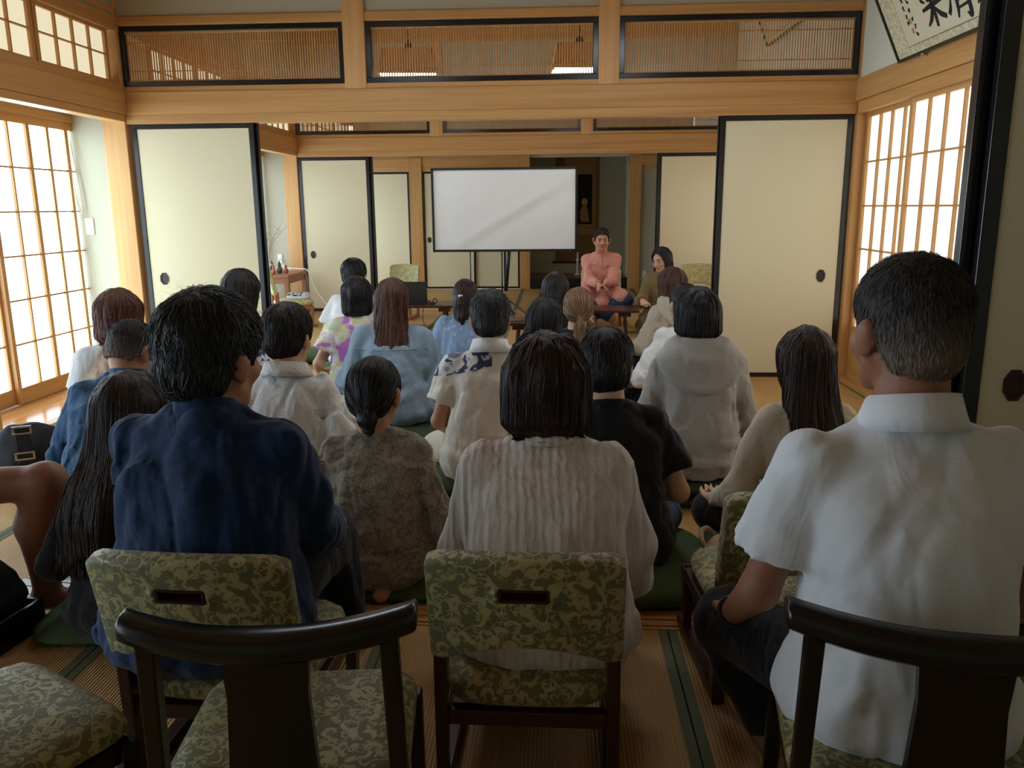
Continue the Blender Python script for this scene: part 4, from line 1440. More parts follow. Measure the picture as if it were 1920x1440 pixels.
def ik(a, b, l1, l2, pole):
    a, b = np.array(a, float), np.array(b, float)
    d = b - a; D = np.linalg.norm(d)
    if D > (l1 + l2) * .985:
        b = a + d / D * (l1 + l2) * .985; d = b - a; D = np.linalg.norm(d)
    x = (D * D + l1 * l1 - l2 * l2) / (2 * D)
    h = math.sqrt(max(0, l1 * l1 - x * x))
    p = np.array(pole, float); p = p - (p @ d) / (D * D) * d
    return a + d / D * x + unit(p) * h, b


def hand(F, w, d, nrm, side, curl=.5, s=1.0, spread=.12):
    """palm and five fingers; d = pointing direction, nrm = back-of-hand normal"""
    d = unit(d); nrm = unit(np.array(nrm, float) - (np.array(nrm) @ d) * d); lat = np.cross(d, nrm) * side   # towards the thumb
    lat = -lat
    w = np.array(w, float)
    lens = (.066, .076, .070, .054)
    for i in range(4):
        o = (1.5 - i) * .0185 * s
        base = w + lat * o * .55 + d * .012 * s
        kn = w + lat * o + d * (.082 - .004 * abs(i - 1)) * s
        F.cap(base, kn, .0125 * s, .0105 * s, .010)
        p = kn; ang = curl * .55; fd = d + lat * (1.5 - i) * spread * .5
        for seg, fr in enumerate((.45, .31, .24)):
            dd = unit(fd * math.cos(ang) - nrm * math.sin(ang))
            q = p + dd * lens[i] * fr * s
            F.cap(p, q, (.0095 - .0008 * seg) * s, (.0088 - .0008 * seg) * s, .004)
            p = q; ang += curl * .75
    b0 = w + lat * .022 * s + d * .018 * s
    t1 = b0 + unit(lat * .75 + d * .65 - nrm * .35) * .042 * s
    t2 = t1 + unit(lat * .25 + d * .9 - nrm * .35) * .032 * s
    t3 = t2 + unit(lat * .0 + d * 1 - nrm * .45) * .025 * s
    F.chain([b0, t1, t2, t3], [.0155 * s, .0115 * s, .0100 * s, .0080 * s], .008)


def head_prims(F, T, s, skinny=0.0):
    """T(p) maps head frame to person frame; R its rotation"""
    P, R = T
    Ri = R.T
    def e(c, r, k=.012, rot=None, sub=False, kk=.004):
        RR = Ri if rot is None else (np.array(rot).T @ Ri)
        F.ell(P(np.array(c) * s), np.array(r) * s, k, RR, sub, kk)
    def c(a, b, ra, rb, k=.008):
        F.cap(P(np.array(a) * s), P(np.array(b) * s), ra * s, rb * s, k)
    e((0, -.014, .028), (.0755, .094, .086))
    e((0, .028, -.012), (.062, .066, .088), .02)
    e((0, .046, -.070), (.044, .040, .034), .02)
    c((0, .066, -.094), (0, .062, -.086), .020, .022, .012)
    for q in (-1, 1):
        c((q * .053, -.002, -.046), (q * .026, .052, -.094), .020, .017, .02)
        e((q * .036, .064, -.030), (.024, .024, .022), .02)
        e((q * .0325, .090, .006), (.017, .014, .012), .004, sub=True, kk=.012)
        e((q * .0325, .0765, .006), (.0135, .0135, .0125), .003)
        c((q * .012, .089, .026), (q * .046, .078, .026), .008, .007, .01)
        th = q * .35
        rz = np.array(Matrix.Rotation(-q * .45, 3, 'Z'))
        e((q * .081, -.012, -.008), (.0075, .021, .033), .004, rz)
        e((q * .087, -.020, .004), (.0065, .014, .022), .006, rz)
        e((q * .0775, .0, -.034), (.007, .010, .012), .006, rz)
    c((0, .088, .014), (0, .108, -.026), .0075, .0115, .01)
    for q in (-1, 1): e((q * .0115, .098, -.030), (.0085, .0095, .0075), .006)
    e((0, .0875, -.0555), (.021, .010, .0065), .006)
    e((0, .0855, -.067), (.018, .010, .0070), .006)
    e((0, .098, -.0610), (.018, .006, .0018), .002, sub=True, kk=.004)


# ------------------------------------------------------------------ hair
def strands(F, v, n, L, flow, rng, width, seg=9, lift=.002, jitter=.25, wave=0.0, zmin=None, tipout=0.0, zfree=None):
    """ribbons that start on the hair surface and follow a flow field over it"""
    if len(v) == 0: return None
    p = v[rng.integers(0, len(v), n)].astype(float)
    Ls = L * rng.uniform(.5, 1.15, n)
    off = rng.uniform(-.0015, lift, n)
    jd = rng.normal(0, jitter, (n, 3)); ph = rng.uniform(0, 6.28, n)
    pts = [p.copy()]; nrms = []
    st = (Ls / (seg - 1))[:, None]
    for i in range(seg):
        g = F.grad(p)
        nrms.append(g)
        if i == seg - 1: break
        d = flow(p) + jd * (.6 + .4 * i / seg)
        if wave: d = d + wave * np.sin(ph + i * 1.1)[:, None] * np.cross(d, g)
        d = d - .92 * (d * g).sum(1)[:, None] * g
        d /= np.linalg.norm(d, axis=1)[:, None] + 1e-9
        if zfree is not None:
            fr = p[:, 2] < zfree
            d[fr] = np.array([0, 0, -1.0]) + jd[fr] * .35 + (pts[-1][fr] - pts[max(0, len(pts) - 2)][fr]) * 20
            d[fr] /= np.linalg.norm(d[fr], axis=1)[:, None] + 1e-9
        p = p + d * st
        dist = F.sample(p)
        fol = np.clip(dist - off - tipout * (i / seg) ** 2, -.02, .02)
        if zfree is not None: fol = np.where(p[:, 2] < zfree + .01, 0, fol)
        p = p - F.grad(p) * fol[:, None] * .9
        if zmin is not None:
            low = p[:, 2] < zmin
            p[low] = pts[-1][low] + (p[low] - pts[-1][low]) * .15
        pts.append(p.copy())
    Pt = np.stack(pts, 1); Nn = np.stack(nrms, 1)
    tg = np.gradient(Pt, axis=1)
    sd = np.cross(tg, Nn); sd /= np.linalg.norm(sd, axis=2)[..., None] + 1e-9
    tw = rng.normal(0, .5, (n, 1, 1)); sd = sd * np.cos(tw) + Nn * np.sin(tw)
    wd = width * rng.uniform(.5, 1.3, n)[:, None] * np.sin(np.linspace(.35, PI - .05, seg))[None] ** .6
    Lf = Pt + sd * wd[..., None] / 2; Rt = Pt - sd * wd[..., None] / 2
    V = np.stack([Lf, Rt], 2).reshape(-1, 3)
    base = (np.arange(n) * seg * 2)[:, None] + (np.arange(seg - 1) * 2)[None]
    f = np.stack([base, base + 1, base + 3, base + 2], -1).reshape(-1, 4)
    rnd = np.repeat(rng.uniform(0, 1, n), seg * 2)
    return V, f, rnd


def hair(sp, T, s, h, seed):
    """build a hairstyle in the head frame; returns verts (person frame), faces, rnd"""
    st = sp['style']; rng = np.random.default_rng(seed)
    zend = sp.get('end', -.12); vol = sp.get('vol', .016)
    lo = np.array([-.17, -.24, min(zend, -.1) - .06]); hi = np.array([.17, .14, .16])
    F = Field(lo, hi, h)
    F.ell((0, -.014, .028), (.0755 + vol, .094 + vol, .086 + vol), .01)
    crown = np.array(sp.get('crown', (0, -.05, .10)))
    gra = np.array([0, 0, -1.0])
    if st in ('short', 'crop', 'crew'):
        back = sp.get('nape', -.062)
        F.F[:] = .08
        tp = sp.get('top', vol)
        F.ell((0, -.014, .028), (.0755 + vol * .5, .094 + vol * .7, .086 + vol * .6), .01)
        F.ell((0, -.012, .048), (.066 + tp, .084 + tp, .066 + tp), .02)
        F.ell((0, -.03, -.02), (.068 + vol * .5, .080 + vol * .6, .07), .02)
        if st == 'short': F.ripple(.003, 40, (1, 1, .5), seed, .4)
        # hairline: front, above ears, nape
        F.keep(lambda X, Y, Z: (np.interp(Y, [-.12, -.05, -.028, .03, .05, .07, .11], [back, back, -.004, -.004, .045, .07, .078]) - Z) * .8 + 0 * X)
        def flow(p): 
            d = p - crown; d /= np.linalg.norm(d, axis=1)[:, None] + 1e-6
            return d * .8 + gra * .5
        L = sp.get('len', .05); tip = sp.get('tip', .006)
        if st == 'crop': L, tip = .02, .002
        Ns = sp.get('n', 1600); zmin = None
    elif st in ('bob', 'shag'):
        w = sp.get('w', .094)
        F.stack([(.05, 0, -.014, .076 + vol * .7, .094), (0, 0, -.018, w, .100), (-.06, 0, -.02, w + .004, .098), (zend + .02, 0, -.028, w - .002 - sp.get('tap', 0) * .7, .088 - sp.get('tap', 0) * .3), (zend, 0, -.028, w - .022 - sp.get('tap', 0), .066)], .025, 2.2)
        face = sp.get('face', .055)
        F.ripple(.0055, 34, (1, 1, .12), seed, .3)
        F.ripple(.003, 80, (1, 1, .08), seed + 2, .3)
        op = sp.get('open', 1.0)
        F.ell((0, .10, -.03), (.066 * op, .075 * op, .095 * op), 0, sub=True, kk=.012)
        F.ell((0, .0, zend - .02), (.062, .07, .07), 0, sub=True, kk=.01)
        def flow(p):
            d = (p - crown) * np.array([1, 1, .4]); d /= np.linalg.norm(d, axis=1)[:, None] + 1e-6
            t = np.clip((.13 - p[:, 2]) / .08, 0, 1)[:, None]
            return d * (1.1 - t) + gra * (t + .15) + np.array([0, 0, 0]) - sp.get('tuck', .25) * np.clip((zend + .05 - p[:, 2]) / .05, 0, 1)[:, None] * (p - np.array([0, -.02, 0])) * np.array([6, 6, 0])
        L = sp.get('len', .13); tip = sp.get('tip', 0.0)
        Ns = sp.get('n', 1600); zmin = zend - .015
    elif st == 'long':
        w = sp.get('w', .092); ew = sp.get('ew', .08); by = sp.get('by', -.13); th = sp.get('th', .03); cx = sp.get('cx', 0.0)
        F.stack([(.05, 0, -.014, .076 + vol * .7, .092), (0, 0, -.02, w, .096), (-.06, 0, -.032, w, .084), (-.14, 0, -.06, w - .004, .06)], .02, 2.2)
        F.stack([(-.02, 0, -.06, w - .01, .05), (-.12, cx * .3, -.078, w - .006, .042), (-.20, cx * .7, by + .025, (w + ew) / 2, th + .008), (max(-.3, zend + .11), cx, by, ew, th), (zend + .05, cx, by, ew * .86, th * .6)], .02, 2.4)
        F.ripple(.006, 30, (1, 1, .1), seed, .3)
        F.ripple(.003, 80, (1, 1, .06), seed + 2, .3)
        F.ell((0, .10, -.03), (.068, .085, .10), 0, sub=True, kk=.012)
        F.ell((0, .02, -.20), (.066, .075, .11), 0, sub=True, kk=.012)
        def flow(p):
            d = (p - crown) * np.array([1, 1, .4]); d /= np.linalg.norm(d, axis=1)[:, None] + 1e-6
            t = np.clip((.13 - p[:, 2]) / .08, 0, 1)[:, None]
            return d * (1.1 - t) + gra * (t + .15)
        L = sp.get('len', .2); tip = 0.0
        Ns = sp.get('n', 1800); zmin = zend - .03; zfree = zend + .06
    elif st in ('pony', 'bun', 'half'):
        tie = np.array(sp.get('tie', (0, -.115, -.005)))
        F.ell((0, -.03, -.02), (.072 + vol * .7, .082 + vol * .7, .072 + vol * .3), .02)
        if st == 'half':
            w = sp.get('w', .088)
            F.stack([(.03, 0, -.02, w, .098), (-.06, 0, -.03, w, .088), (-.12, 0, -.045, w - .008, .07), (zend, 0, -.06, w - .02, .05)], .02, 2.2)
            F.ell((0, .02, -.20), (.062, .07, .10), 0, sub=True, kk=.01)
        F.ell((0, .10, -.03), (.072, .085, .10), 0, sub=True, kk=.012)
        if st != 'half':
            F.keep(lambda X, Y, Z: np.where(Y > .03, (.03 - Z) * .8, np.where(Y > -.04, (-.012 - Z) * .8, (sp.get('nape', -.075) - Z) * .8)) + 0 * X)
        if st == 'pony' or st == 'half':
            tail = np.array(sp.get('tail', [(0, -.12, -.01), (0, -.15, -.05), (0, -.15, -.15), (0, -.135, -.25)]), float)
            rs = sp.get('tr', [.016, .026, .030, .012])
            F.chain(tail, rs, .012)
        else:
            b = np.array(sp.get('bun', (0, -.105, -.10)))
            F.ell(b, (.031, .026, .029), .006); F.ell(b + (.004, .004, -.034), (.020, .018, .020), .005)
            F.cap(tie, b, .026, .022, .015)
        F.ripple(.003, 34, (1, 1, .2), seed, .3)
        def flow(p):
            d = tie - p; dn = np.linalg.norm(d, axis=1)[:, None]; d = d / (dn + 1e-6)
            tl = ((p[:, 1] < tie[1] - .012) | (p[:, 2] < tie[2] - .03))[:, None]
            if st == 'half':
                tl = tl | (p[:, 2] < .0)[:, None]
            if st == 'bun':
                tl = ((p[:, 1] < -.075) & (p[:, 2] < tie[2] - .01))[:, None]
                sw = np.stack([-(p[:, 2] - tie[2]), 0 * p[:, 0], p[:, 0]], 1)
                return np.where(tl, sw * 20, d)
            return np.where(tl, gra[None] + 0 * d, d)
        L = sp.get('len', .11); tip = 0.0
        Ns = sp.get('n', 1500); zmin = (zend - .03) if st == 'half' else (tail[-1][2] - .03 if st == 'pony' else None)
    zfree = zfree if st == 'long' else None
    v, f = F.nets()
    out = [(v, f, rng.uniform(.25, .45) * np.ones(len(v)))]
    w0 = sp.get('sw', .0028)
    S = strands(F, v, Ns, L, flow, rng, w0, 9, .0025, sp.get('jit', .12), sp.get('wave', 0), zmin, tip, zfree)
    if S: out.append(S)
    if sp.get('fly'):
        S = strands(F, v[v[:, 2] > .02], sp['fly'], L * 1.3, flow, rng, w0 * .28, 9, .02, .5, .6, zmin, .03)
        if S: out.append(S)
    if st == 'crop':
        out = [(a, b, np.clip(c * .45 + .75 * np.clip((.045 - a[:, 2] - .25 * (a[:, 1] > .02)) / .09, 0, 1), 0, 1)) for (a, b, c) in out]
    P, R = T
    V, Fc, Rn, o = [], [], [], 0
    for (a, b, c) in out:
        V.append(P(a * s)); Fc.append(b + o); Rn.append(c); o += len(a)
    return np.concatenate(V), np.concatenate(Fc), np.concatenate(Rn)


def hair_obj(sp, T, s, h, seed, parent):
    v, f, r = hair(sp, T, s, h, seed)
    me = mesh('hair', v, f, sp['mat'], True)
    at = me.attributes.new('rnd', 'FLOAT', 'POINT')
    at.data.foreach_set('value', r.astype(np.float32))
    return obj('hair', me, parent, label=sp.get('label'))


# ------------------------------------------------------------------ people
def ring_band(name, c, rx, ry, z0, z1, flare, thick, mat, parent, open_front=.0, tilt=.12, n=40, drop_front=.02):
    """collar: a band around the neck, flaring outwards by 'flare' from bottom to top (or folded when negative)"""
    v, f = [], []
    th = np.linspace(open_front, 2 * PI - open_front, n)
    prof = [(0, 0, 0), (.5, .55, 0), (1, 1, 0), (1, 1, 1), (.5, .55, 1), (0, 0, 1)]
    for t in th:
        # angle 0 is the front (+y)
        sx, sy = math.sin(t), math.cos(t)
        dz = -drop_front * max(0, sy)
        for (u, w, o) in prof:
            k = flare * u + (thick if o else 0)
            v.append((c[0] + (rx + k) * sx, c[1] + (ry + k) * sy + tilt * 0, c[2] + z0 + (z1 - z0) * w + dz - tilt * sy * .1))
    m = len(prof)
    for i in range(n - 1):
        for j in range(m):
            j2 = (j + 1) % m
            f.append((i * m + j, (i + 1) * m + j, (i + 1) * m + j2, i * m + j2))
    f.append(tuple(range(m))); f.append(tuple(reversed(range((n - 1) * m, n * m))))
    return obj(name, mesh(name, v, f, mat, True), parent)


def person(label, x, y, top, seat, rz=0, sh=.2, g=1.0, lean=.06, head=(0, 0, 0), legs='cross', hands=None, curl=.5, shirt=None, sleeve='long', hem=.02, loose=.02, fold=.006,
           pants='dark_trouser', skin_m='skin_light', hairs=None, res=.009, face=False, seed=1, hs=1.0, sl_r=.0, neck=True, shorts=False, chest=0.0, round_back=0.0, palm_up=False, hres=None,
           head_x=0.0, nk_=.128, fold_freq=11, fold_stretch=(1, 1, .4), hip=1.0, lg=1.0, kw=.30, pole=.34, knee=None, foot=None, hand_dir=None):
    rz = math.radians(rz)
    cr, sr = math.cos(rz), math.sin(rz)
    hy = lean + .035
    ox, oy = x - (cr * head_x - sr * hy), y - (sr * head_x + cr * hy)
    root = empty('person', (ox, oy, 0), rz, label=label, cat='person')
    hc = np.array([head_x, hy, top - .128 * hs])
    Rh = rotm(*[math.radians(a) for a in head])
    T = (lambda p: hc + (np.asarray(p) @ Rh.T), Rh)
    zN = hc[2] - nk_ * hs
    Lt = zN - seat
    S = Lt / .60
    NB = np.array([head_x * .55, lean * .95, zN])
    def cy(t):
        t = max(0.0, t)
        return lean * t ** 1.3 - round_back * math.sin(PI * min(1, t) ** .8) - .012 * math.sin(PI * t)
    base = [(.0, .150 * hip, .108), (.12, .164 * hip, .120), (.30, .138, .102), (.48, .142, .105), (.66, .150, .106 + chest), (.80, .152, .098), (.90, .118, .082), (.965, .080, .068), (1.0, .062, .058)]
    def secs(infl, lo, hi=1.0):
        out = []
        for t, a, b in base:
            gg = g if t < .85 else 1 + (g - 1) * .4
            aa = a * gg
            if .6 < t < .85: aa = max(aa, (sh - .055) * (1.0 if t > .7 else .92))
            if abs(t - .9) < .01: aa = max(aa, (sh - .055) * .74)
            i2 = infl + (loose * math.exp(-((t - .25) / .25) ** 2) if infl > 0 else 0)
            if t > .92: i2 = min(i2, .012)
            if lo <= t <= hi: out.append((seat + Lt * t, head_x * .55 * t, cy(t), aa + i2, b * gg + i2 * (1.0 if t < .8 else .7)))
        return out
    shz = zN - .078 * S
    SH = {s: np.array([s * (sh - .062) + head_x * .5, cy(.88) - .002, shz]) for s in (-1, 1)}
    l1, l2 = .285 * max(.92, min(1.06, S)), .245 * max(.92, min(1.06, S))
    hd = hands or ({-1: (-.20, .22, seat + .13), 1: (.20, .22, seat + .13)} if legs != 'chair' else {-1: (-.15, .30, seat + .17), 1: (.15, .30, seat + .17)})
    EL, WR = {}, {}
    for s in (-1, 1):
        EL[s], WR[s] = ik(SH[s], hd[s], l1, l2, (s * pole, -.6, -.55))
    # legs
    hipz = seat + .085
    HP = {s: np.array([s * .088 * hip, .02, hipz]) for s in (-1, 1)}
    KN, AN, TO = {}, {}, {}
    for s in (-1, 1):
        if legs == 'chair':
            KN[s] = np.array([s * .16, .41, seat + .07]); AN[s] = np.array([s * .15, .42, .085]); TO[s] = np.array([s * .17, .56, .03])
        elif legs == 'cross':
            KN[s] = np.array([s * kw, .28, max(.075, seat + .03)]); AN[s] = np.array([-s * .06, .33 + .05 * s, .075]); TO[s] = np.array([-s * .17, .34 + .05 * s, .06])
        else:  # kneeling
            KN[s] = np.array([s * .12, .36, .075]); AN[s] = np.array([s * .07, -.06, .05]); TO[s] = np.array([s * .05, -.15, .035])
    if knee:
        for s in knee: KN[s] = np.array(knee[s], float)
    if foot:
        for s in foot: AN[s] = np.array(foot[s], float); TO[s] = AN[s] + np.array([s * .02, .15, -.05])
    allp = np.array([*SH.values(), *EL.values(), *WR.values(), *KN.values(), *AN.values(), *TO.values(), NB, hc + .13, hc - .13, (0, 0, seat - .02)])
    lo, hi = allp.min(0) - .16, allp.max(0) + .16
    lo[2] = max(lo[2], -.01)
    # ---- skin
    B = Field(lo, hi, res)
    head_prims(B, T, hs)
    nk = .052 if sh < .205 else .058
    B.cap(T[0]((0, -.028, -.045)), NB + (0, -.004, -.01), nk, nk + .006, .02)
    for s in (-1, 1):
        B.cap(NB + (0, -.0, -.045), SH[s] + (0, 0, -.005), .026, .028, .03)
        cv = sleeve in ('long', 'roll', 'wide')
        B.cap(SH[s], EL[s], .030 if cv else .040 * g ** .5, .030 if cv else .036, .015); B.cap(EL[s], WR[s], .030 if cv else .0385, .026, .012)
        dr = unit(WR[s] - EL[s]); n0 = np.array([0, -.2, 1.0]) if not palm_up else np.array([0, .2, -1.0])
        hdir = np.array(hand_dir[s]) if hand_dir else np.array([dr[0] * .6 - s * .2, dr[1] + .3, dr[2] * .25 - .12])
        hand(B, WR[s] + dr * .004, hdir, n0, s if not palm_up else -s, curl, 1.0 * min(1.05, max(.95, S)))
        B.chain([HP[s], KN[s], AN[s]], [.068, .052, .036], .02)
        if legs == 'chair':
            cm = KN[s] * .62 + AN[s] * .38 + np.array([0, -.02, 0])
            B.cap(KN[s], cm, .050 * lg, .054 * lg, .02); B.cap(cm, AN[s], .054 * lg, .034, .02)
        B.chain([AN[s] + (0, -.02 if legs != 'kneel' else 0, -.03 if legs == 'chair' else 0), TO[s]], [.034, .026], .02)
    B.stack([(z, cx, c2, a - .022, b - .022) for (z, cx, c2, a, b) in secs(0, 0, .91)], .03)
    v, f = B.nets()
    v = relax(v, f, 1, .4)
    obj('body', mesh('body', v, f, skin_m, True), root, label='skin of head, neck, arms and legs')
    # ---- trousers
    if pants:
        Q = Field(np.array([lo[0], lo[1], -.01]), np.array([hi[0], hi[1], seat + .34]), res * 1.15)
        Q.stack([(seat + Lt * t, 0, cy(t), a * g * hip + .004, b * g + .004) for (t, a, b) in ((-.02, .14, .10), (.04, .155, .112), (.10, .160, .115), (.18, .145, .105))], .03)
        for s in (-1, 1):
            if shorts:
                kk = HP[s] + (KN[s] - HP[s]) * .62
                Q.cap(HP[s], kk, .098, .085, .02, flat=True)
            else:
                Q.chain([HP[s], KN[s]], [.094 * hip ** .5, .076], .03); 
                cm = KN[s] * .62 + AN[s] * .38 + np.array([0, -.02 if legs == 'chair' else 0, 0])
                Q.cap(KN[s], cm, .075, .072, .02); Q.cap(cm, AN[s] + (cm - AN[s]) * .03, .072, .060, .02, flat=True)
        Q.ripple(fold * .8, 13, (1, 1, 1), seed + 3)
        Q.keep(lambda X, Y, Z: (.004 - Z) + 0 * X + 0 * Y)
        v, f = Q.nets()
        obj('shorts' if shorts else 'trousers', mesh('trousers', relax(v, f, 1, .4), f, pants, True), root)
    # ---- top
    G = Field(np.array([lo[0], lo[1] - .02, max(0, seat + hem - .04)]), hi - (0, 0, hi[2] - zN - .03), res)
    ss = secs(.013, -.01)
    G.stack(ss, .02)
    for s in (-1, 1):
        G.cap(NB + (0, -.006, -.022), SH[s] + (-s * .01, 0, .004), .046, .048, .035)
        r0 = .053 + sl_r * .5
        if sleeve == 'long':
            G.cap(SH[s], EL[s], r0, .050 + sl_r, .025); G.cap(EL[s], WR[s] - unit(WR[s] - EL[s]) * .012, .050 + sl_r, .035 + sl_r * .8, .02, flat=True)
        elif sleeve == 'roll':
            G.cap(SH[s], EL[s], r0, .050 + sl_r, .025); G.cap(EL[s], EL[s] + (WR[s] - EL[s]) * .45, .050 + sl_r, .045 + sl_r, .02, flat=True)
        elif sleeve == 'wide':
            G.cap(SH[s], EL[s], r0, .056 + sl_r, .03); G.cap(EL[s], WR[s] - unit(WR[s] - EL[s]) * .03, .056 + sl_r, .058 + sl_r, .03, flat=True)
        else:
            G.cap(SH[s], SH[s] + (EL[s] - SH[s]) * .66, r0 + .002, .066 + sl_r, .02, flat=True)
    G.ripple(fold * 1.6, fold_freq, fold_stretch, seed, .9, .6, None, .55)
    G.ripple(fold * .8, fold_freq * 2.1, (fold_stretch[1], 1, max(fold_stretch[2], .5)), seed + 5, 1.0, .8, None, .5)
    G.ripple(fold * 1.2, fold_freq * 1.5, (.35, .5, 1.3), seed + 9, .9, .8, lambda p: np.clip((seat + .30 - p[:, 2]) / .15, 0, 1))
    zh = seat + hem
    G.keep(lambda X, Y, Z: np.where((Y < .14) | (np.abs(X) > sh * 1.05), -1, 0) * 0 + np.where((np.abs(X) < sh * .98) & (Y < .17), zh - Z, -1) * 1.0)
    v, f = G.nets()
    o = obj('shirt', mesh('shirt', relax(v, f, 1, .35), f, shirt, True), root)
    root_data = dict(root=root, T=T, NB=NB, SH=SH, EL=EL, WR=WR, G=G, zN=zN, seat=seat, S=S, hc=hc, hs=hs, KN=KN, AN=AN)
    if hairs:
        hairs = dict(hairs)
        hair_obj(hairs, T, hs, hres or max(.006, res * .8), seed, root)
    if face:
        P = T[0]
        for q in (-1, 1):
            tube('eyebrow', [P(np.array(p) * hs) for p in ((q * .014, .0955, .0245), (q * .03, .095, .030), (q * .048, .082, .026))], [.004, .0045, .002], 'brow', root, 6)
            tube('eyelash', [P(np.array(p) * hs) for p in ((q * .019, .0885, .001), (q * .032, .0925, -.003), (q * .046, .084, .001))], [.0018, .0024, .0015], 'brow', root, 6)
        tube('lips', [P(np.array(p) * hs) for p in ((-.021, .088, -.0605), (-.008, .0975, -.059), (.008, .0975, -.059), (.021, .088, -.0605))], [.003, .006, .006, .003], 'lip', root, 6)
    return root_data


def back_y(G, x, z):
    """y of the rear surface of a garment at local (x,z)"""
    i = int(round((x - G.o[0]) / G.h)); k_ = int(round((z - G.o[2]) / G.h))
    col = G.F[min(max(i, 0), G.n[0] - 1), :, min(max(k_, 0), G.n[2] - 1)]
    neg = np.nonzero(col < 0)[0]
    return None if not len(neg) else G.o[1] + G.h * (neg[0] - col[neg[0]] / (col[neg[0]] - col[neg[0] - 1] + 1e-9) * -0 - .5)


def seam(pd, xz, r, mat, name='seam'):
    pts = []
    for (x, z) in xz:
        yy = back_y(pd['G'], x, z)
        if yy is not None: pts.append((x, yy + .001, z))
    if len(pts) > 3:
        p = np.array(pts); p[1:-1, 1] = (p[:-2, 1] + p[1:-1, 1] + p[2:, 1]) / 3
        tube(name, p, r, mat, pd['root'], 5)


def collar(pd, mat, kind='stand', h=.035, r=.066):
    NB = pd['NB']; c = (NB[0], NB[1] - .004, NB[2])
    if kind == 'stand':
        return ring_band('collar', c, r, r, -.022, h - .01, -.004, .005, mat, pd['root'], .18, .2)
    if kind == 'fold':
        ring_band('collar_stand', c, r - .002, r - .002, -.02, h, .0, .004, mat, pd['root'], .25, .2)
        return ring_band('collar', c, r + .004, r + .004, h + .004, -.018, .022, .005, mat, pd['root'], .3, .2)
    return ring_band('neckband', c, r - .002, r - .002, -.018, .006, -.002, .006, mat, pd['root'], 0.0, .2)
# ================================================================== the people
def w2l(x, y, rz, lean, pts, head_x=0.0):
    """world points -> person frame for a person whose head stands at (x,y)"""
    rz = math.radians(rz); c, s = math.cos(rz), math.sin(rz); hy = lean + .035
    ox, oy = x - (c * head_x - s * hy), y - (s * head_x + c * hy)
    out = {}
    for k_, p in pts.items():
        dx_, dy_ = p[0] - ox, p[1] - oy
        out[k_] = (c * dx_ + s * dy_, -s * dx_ + c * dy_, p[2])
    return out


def hood(pd, mat, s=1.0):
    """hood lying folded on the upper back: a cowl from the neck ring down to a rolled lip with a point"""
    zN = pd['zN']; NB = pd['NB']
    F = Field((-.30, -.34, zN - .30), (.30, .2, zN + .12), .008)
    n = 33
    th = np.linspace(-1, 1, n)
    ring, lip = [], []
    for u in th:
        a = u * PI * .80
        ring.append(np.array([NB[0] + .072 * math.sin(a), NB[1] - .008 - .07 * math.cos(a), zN + .028]))
        w = 1 - abs(u)
        lip.append(np.array([NB[0] + .165 * s * math.sin(a * .92), NB[1] - .03 - .115 * math.cos(a * .8), zN - .035 - .12 * max(0, math.cos(a * .9)) ** 1.4]))
    for i in range(n):
        mid = (ring[i] + lip[i]) / 2 + np.array([0, -.012 * math.cos(th[i] * 2), .022])
        F.chain([ring[i], mid, lip[i]], [.015, .014, .013], .028)
        if i < n - 1:
            F.cap(lip[i], lip[i + 1], .0155, .0155, .012); F.cap(ring[i], ring[i + 1], .015, .015, .012)
    F.ripple(.004, 14, (1, 1, 1), 4)
    v, f = F.nets()
    return obj('hood', mesh('hood', relax(v, f, 1, .3), f, mat, True), pd['root'])


def strap(pd, pts, mat, r=.006, name='strap'):
    tube(name, catmull(pts, 5), r, mat, pd['root'], 6)


# --- front row on chairs
x, y, rz, lean = .63, 1.48, 4, .06
hh = w2l(x, y, rz, lean, {-1: (.385, 1.64, .385), 1: (.90, 1.64, .39)})
kk = w2l(x, y, rz, lean, {-1: (.405, 1.76, .30), 1: (.95, 1.76, .30)})
ff = w2l(x, y, rz, lean, {-1: (.50, 1.68, .085), 1: (.92, 1.70, .085)})
pd = person('person in white polo shirt on the black arm chair at the right, seen from behind', x, y, 1.165, .29, rz, sh=.235, g=1.15, lean=lean, head=(8, 2, 0), legs='chair', hands=hh, knee=kk, foot=ff,
            shirt='white_polo', sleeve='short', hem=-.02, loose=.02, fold=.0055, skin_m='skin_tan', sl_r=.012, res=.0075, seed=15, hs=1.06, nk_=.145, fold_freq=8,
            hairs=dict(style='crop', mat='hair_fade', vol=.006, top=.016, n=6500, sw=.0014, jit=.4, nape=-.078), hres=.005)
collar(pd, 'white_polo', 'fold', .04, .068)
wr = pd['WR'][-1]; dr = unit(pd['WR'][-1] - pd['EL'][-1]); c0 = wr - dr * .02
a_ = unit(np.cross(dr, (0, 0, 1))); b_ = np.cross(dr, a_)
tube('wristband', [c0 + .031 * (math.cos(t) * a_ + math.sin(t) * b_) for t in np.linspace(0, 2 * PI, 25)], .0055, 'black_metal', pd['root'], 8)

